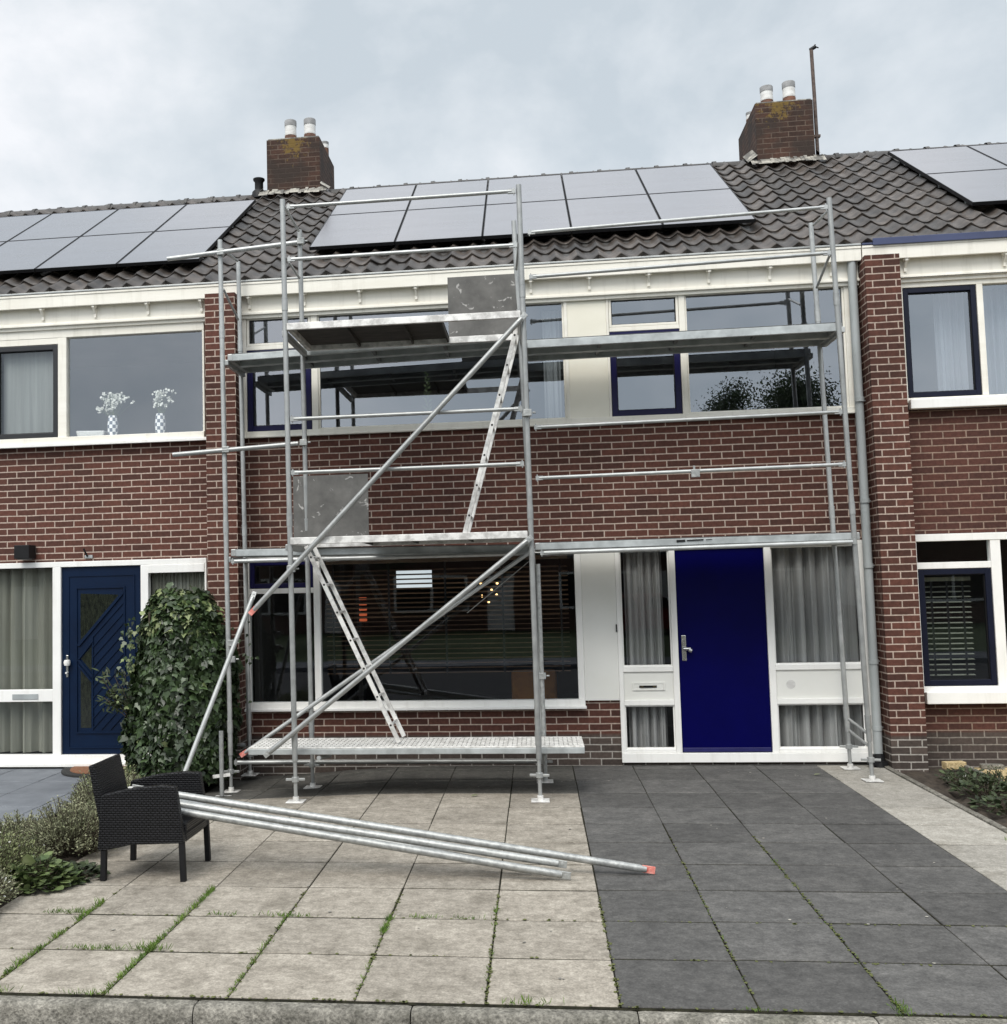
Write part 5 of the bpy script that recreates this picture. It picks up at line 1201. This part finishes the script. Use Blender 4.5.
# grass and moss in the joints
rg = random.Random(77)
mb = MB(); mo = MB()
def tuft(x_, y_, n_, h, sx, sy):
    for i in range(n_):
        c = Vector((x_ + rg.gauss(0, sx), y_ + rg.gauss(0, sy), .0)); d = Vector((rg.gauss(0, .55), rg.gauss(0, .55), 1)); leaf_simple(mb, c, d, Vector((rg.gauss(0, 1), rg.gauss(0, 1), .1)).normalized(), h * rg.uniform(.5, 1.3), rg.uniform(.0014, .0026), rg)
def joint_grass(x_, y0_, y1_, dens, h, patch=1.0):
    y = y0_
    while y < y1_:
        if rg.random() < patch: tuft(x_, y, int(dens * rg.choice((.1, .3, .9, 1.3))), h * rg.uniform(.5, 1.0), .008, .02)
        y += .035
joint_grass(-3.0, .25, .85, 26, .045); joint_grass(-3.0, 1.05, 1.40, 26, .05); joint_grass(-3.0, .0, .25, 9, .03, .6)
joint_grass(-2.4, .02, .98, 20, .040); joint_grass(-2.4, 1.0, 1.72, 24, .045, .9)
joint_grass(-1.8, .05, 1.25, 11, .030, .85); joint_grass(-1.2, .0, .9, 6, .025, .7); joint_grass(-1.2, .95, 1.22, 26, .045); joint_grass(-.6, .0, 1.1, 5, .025, .6); joint_grass(-.6, 1.32, 1.42, 30, .045)
for x_, y_, n_, h in ((-2.95, .0, 60, .04), (-2.4, .6, 90, .05), (-2.75, .61, 50, .03), (-2.62, .6, 60, .035), (-2.2, 1.21, 40, .03), (-1.75, 1.2, 60, .03), (-1.9, 1.21, 35, .03), (-1.0, 1.21, 50, .03), (-.75, 1.2, 35, .025), (-3.1, 1.22, 70, .035), (-2.5, .0, 60, .03), (-.42, -.0, 45, .04), (3.0, 3.1, 70, .05), (-3.2, 1.21, 40, .03)): tuft(x_, y_, n_, h, .055, .008)
joint_grass(.6, .2, 2.2, 3, .014, .5); joint_grass(1.2, .1, 2.6, 4, .016, .5); joint_grass(0, .2, 1.4, 2, .014, .5)
tuft(1.2, .04, 70, .03, .02, .05); tuft(.6, .0, 40, .015, .04, .01); tuft(2.0, -.005, 60, .015, .25, .004)
g = mb.build('grass', M['grass']); g['kind'] = 'stuff'; g['label'] = 'green grass sprouting from the joints of the paving'
for i in range(900):
    c = rg.choice((-3.0, -2.4, -1.8, -1.2, -.6, 0, .6, 1.2, 1.2)); ymax = 3.2 if c > 0 else 1.7
    if rg.random() < .72: x_, y_ = c + rg.gauss(0, .005), rg.uniform(0, ymax)
    else: x_, y_ = rg.uniform(-3.2, 2.6), rg.choice((0, 0, .6, 1.2)) + rg.gauss(0, .004)
    r_ = rg.uniform(.004, .012); mo.face([(x_ + r_ * rg.uniform(.5, 1.2) * math.cos(k), y_ + 1.4 * r_ * rg.uniform(.5, 1.2) * math.sin(k), .0035) for k in (0, .9, 1.8, 2.7, 3.6, 4.5, 5.4)])
o = mo.build('moss', M['moss']); o['kind'] = 'stuff'; o['label'] = 'moss flecks along the paving joints'
# fallen leaves
for x_, y_, lab in ((2.23, 5.62, 'yellow fallen leaf on the dark paving before the right sidelight'), (-.95, 4.62, 'small yellowish leaf left of the front scaffold foot')):
    mb = MB(); leaf_simple(mb, Vector((x_, y_, .012)), Vector((1, .3, .1)), Vector((0, 0, 1)), .07, .02, rg); tag(mb.build('fallen_leaf', M['ivy_pale']), lab, 'leaf')
mb = MB()
for i in range(160):
    x_, y_ = rg.uniform(-2.8, 2.9), rg.choice((rg.uniform(5.2, 6.1), rg.uniform(.3, 5.5))); r_ = rg.uniform(.004, .013); mb.rr = rg.random()
    mb.face([(x_ + r_ * math.cos(k) * rg.uniform(.5, 1.3), y_ + r_ * math.sin(k) * rg.uniform(.5, 1.3), gz(x_, y_) + .0045) for k in (0, 1.1, 2.3, 3.4, 4.6)])
o = mb.build('debris', M['lead']); o['kind'] = 'stuff'; o['label'] = 'scattered crumbs of mortar and dead leaf on the paving'

# ================================================================== ACROSS THE STREET (seen mirrored in the windows)
def far_house(x0, n_):
    t = thing('row_house', 'brick row house across the street, mirrored in the ground floor window', 'house', (x0, -27, 0), 'row houses across the street')
    mb = MB(); mb.box(x0, x0 + 6.6, -33, -25, -.1, 5.3); mb.build('wall', M['brick_far'], t)
    mb = MB(); mb.quads([(x0, -24.6, 5.2), (x0 + 6.6, -24.6, 5.2), (x0 + 6.6, -29, 7.4), (x0, -29, 7.4), (x0, -33.4, 5.2), (x0 + 6.6, -33.4, 5.2)], [(0, 1, 2, 3), (3, 2, 5, 4), (0, 3, 4), (1, 5, 2)]); mb.build('roof', M['tile'], t)
    for a, b, c, d in ((.6, 3.6, .8, 2.2), (.6, 2.6, 3.2, 4.5), (3.4, 5.8, 3.2, 4.5)):
        mb = MB(); mb.ring(x0 + a, x0 + b, c, d, .1, -24.999, -24.93); mb.box(x0 + (a + b) / 2 - .05, x0 + (a + b) / 2 + .05, -24.999, -24.93, c + .1, d - .1); wf = mb.build('window', M['white'], t)
        mb = MB(); mb.box(x0 + a + .1, x0 + (a + b) / 2 - .05, -24.999, -24.97, c + .1, d - .1); mb.box(x0 + (a + b) / 2 + .05, x0 + b - .1, -24.999, -24.97, c + .1, d - .1); mb.build('pane', M['black'], wf)
    mb = MB(); mb.box(x0 + 4.4, x0 + 5.4, -24.999, -24.94, 0, 2.2); mb.build('door', M['white'], t)
    mb = MB(); mb.box(x0 + 6.0, x0 + 6.55, -29.6, -28.4, 7.0, 8.2); mb.build('chimney', M['brick_chimney'], t)
for k in range(-5, 5): far_house(k * 6.62, k)
def tree(x_, y_, h, r, n_, seed, label):
    rng = random.Random(seed); t = thing('tree', label, 'tree', (x_, y_, 0), None)
    mb = MB(); mb.tube((x_, y_, -.05), (x_ + .1, y_, h * .45), .16, 10, r2=.10); tips = []
    for k in range(14):
        a = rng.uniform(0, 6.28); z0_ = h * rng.uniform(.25, .5); q = Vector((x_ + r * .7 * math.cos(a), y_ + r * .7 * math.sin(a), h * rng.uniform(.5, .95))); mb.tube((x_ + .05, y_, z0_), q, .05, 6, r2=.015); tips.append(q)
    mb.build('trunk', M['bark'], t, smooth=True)
    mb = MB()
    cl = [(q + Vector((rng.gauss(0, .3), rng.gauss(0, .3), rng.gauss(0, .3))), rng.uniform(.5, .95) * r * .45) for q in tips for _ in range(3)]
    for i in range(n_):
        c, cr_ = rng.choice(cl); p = c + Vector((rng.gauss(0, 1), rng.gauss(0, 1), rng.gauss(0, .8))) * cr_ * .36
        leaf_simple(mb, p, Vector((rng.gauss(0, 1), rng.gauss(0, 1), rng.gauss(0, 1))), Vector((rng.gauss(0, 1), rng.gauss(0, 1), 1)).normalized(), rng.uniform(.05, .10), .024, rng)
    mb.build('crown', M['treeleaf'], t)
tree(6.0, -14.0, 7.6, 2.6, 60000, 1, 'bushy street tree mirrored in the right upstairs pane')
tree(-6.5, -16.5, 6.2, 2.8, 30000, 2, 'broad street tree mirrored in the big ground floor window')
tree(-11.5, -17.5, 6.2, 2.8, 20000, 3, 'broad street tree mirrored far left in the ground floor window')
def car(x_, y_, m_, label):
    t = thing('parked_car', label, 'car', (x_, y_, -.13))
    P = [(-2.0, .25), (-2.05, .55), (-1.9, .85), (-1.3, .95), (-.7, 1.42), (.7, 1.45), (1.3, .98), (1.95, .88), (2.1, .6), (2.05, .25)]
    mb = MB(); n_ = len(P); vs = [(x_ + a, y_ - .82, b - .1) for a, b in P] + [(x_ + a, y_ + .82, b - .1) for a, b in P]
    mb.quads(vs, [tuple(range(n_)), tuple(range(2 * n_ - 1, n_ - 1, -1))] + [(i, n_ + i, n_ + (i + 1) % n_, (i + 1) % n_) for i in range(n_)]); mb.build('body', m_, t, bevel=.06, seg=3)
    mb = MB()
    for q in ((-1.15, 0), (.05, 0)):
        mb.face([(x_ + q[0] - .02, y_ + .825, .87), (x_ + q[0] + 1.05, y_ + .825, .87), (x_ + q[0] + .85, y_ + .825, 1.24), (x_ + q[0] + .38, y_ + .825, 1.24)])
    mb.build('window', M['black'], t)
    for a in (-1.25, 1.3):
        for s in (-.75, .75):
            mb = MB(); mb.tube((x_ + a, y_ + s - .1, .2), (x_ + a, y_ + s + .1, .2), .32, 18); wl = mb.build('wheel', M['black'], t); mb = MB(); mb.tube((x_ + a, y_ + s + .101, .2), (x_ + a, y_ + s + .106, .2), .19, 16); mb.build('rim', M['chrome'], wl)
car(3.2, -20.5, M['carred'], 'red parked car across the street, mirrored in the ground floor window')
car(8.6, -20.5, M['black'], 'dark parked car across the street beside the red one')
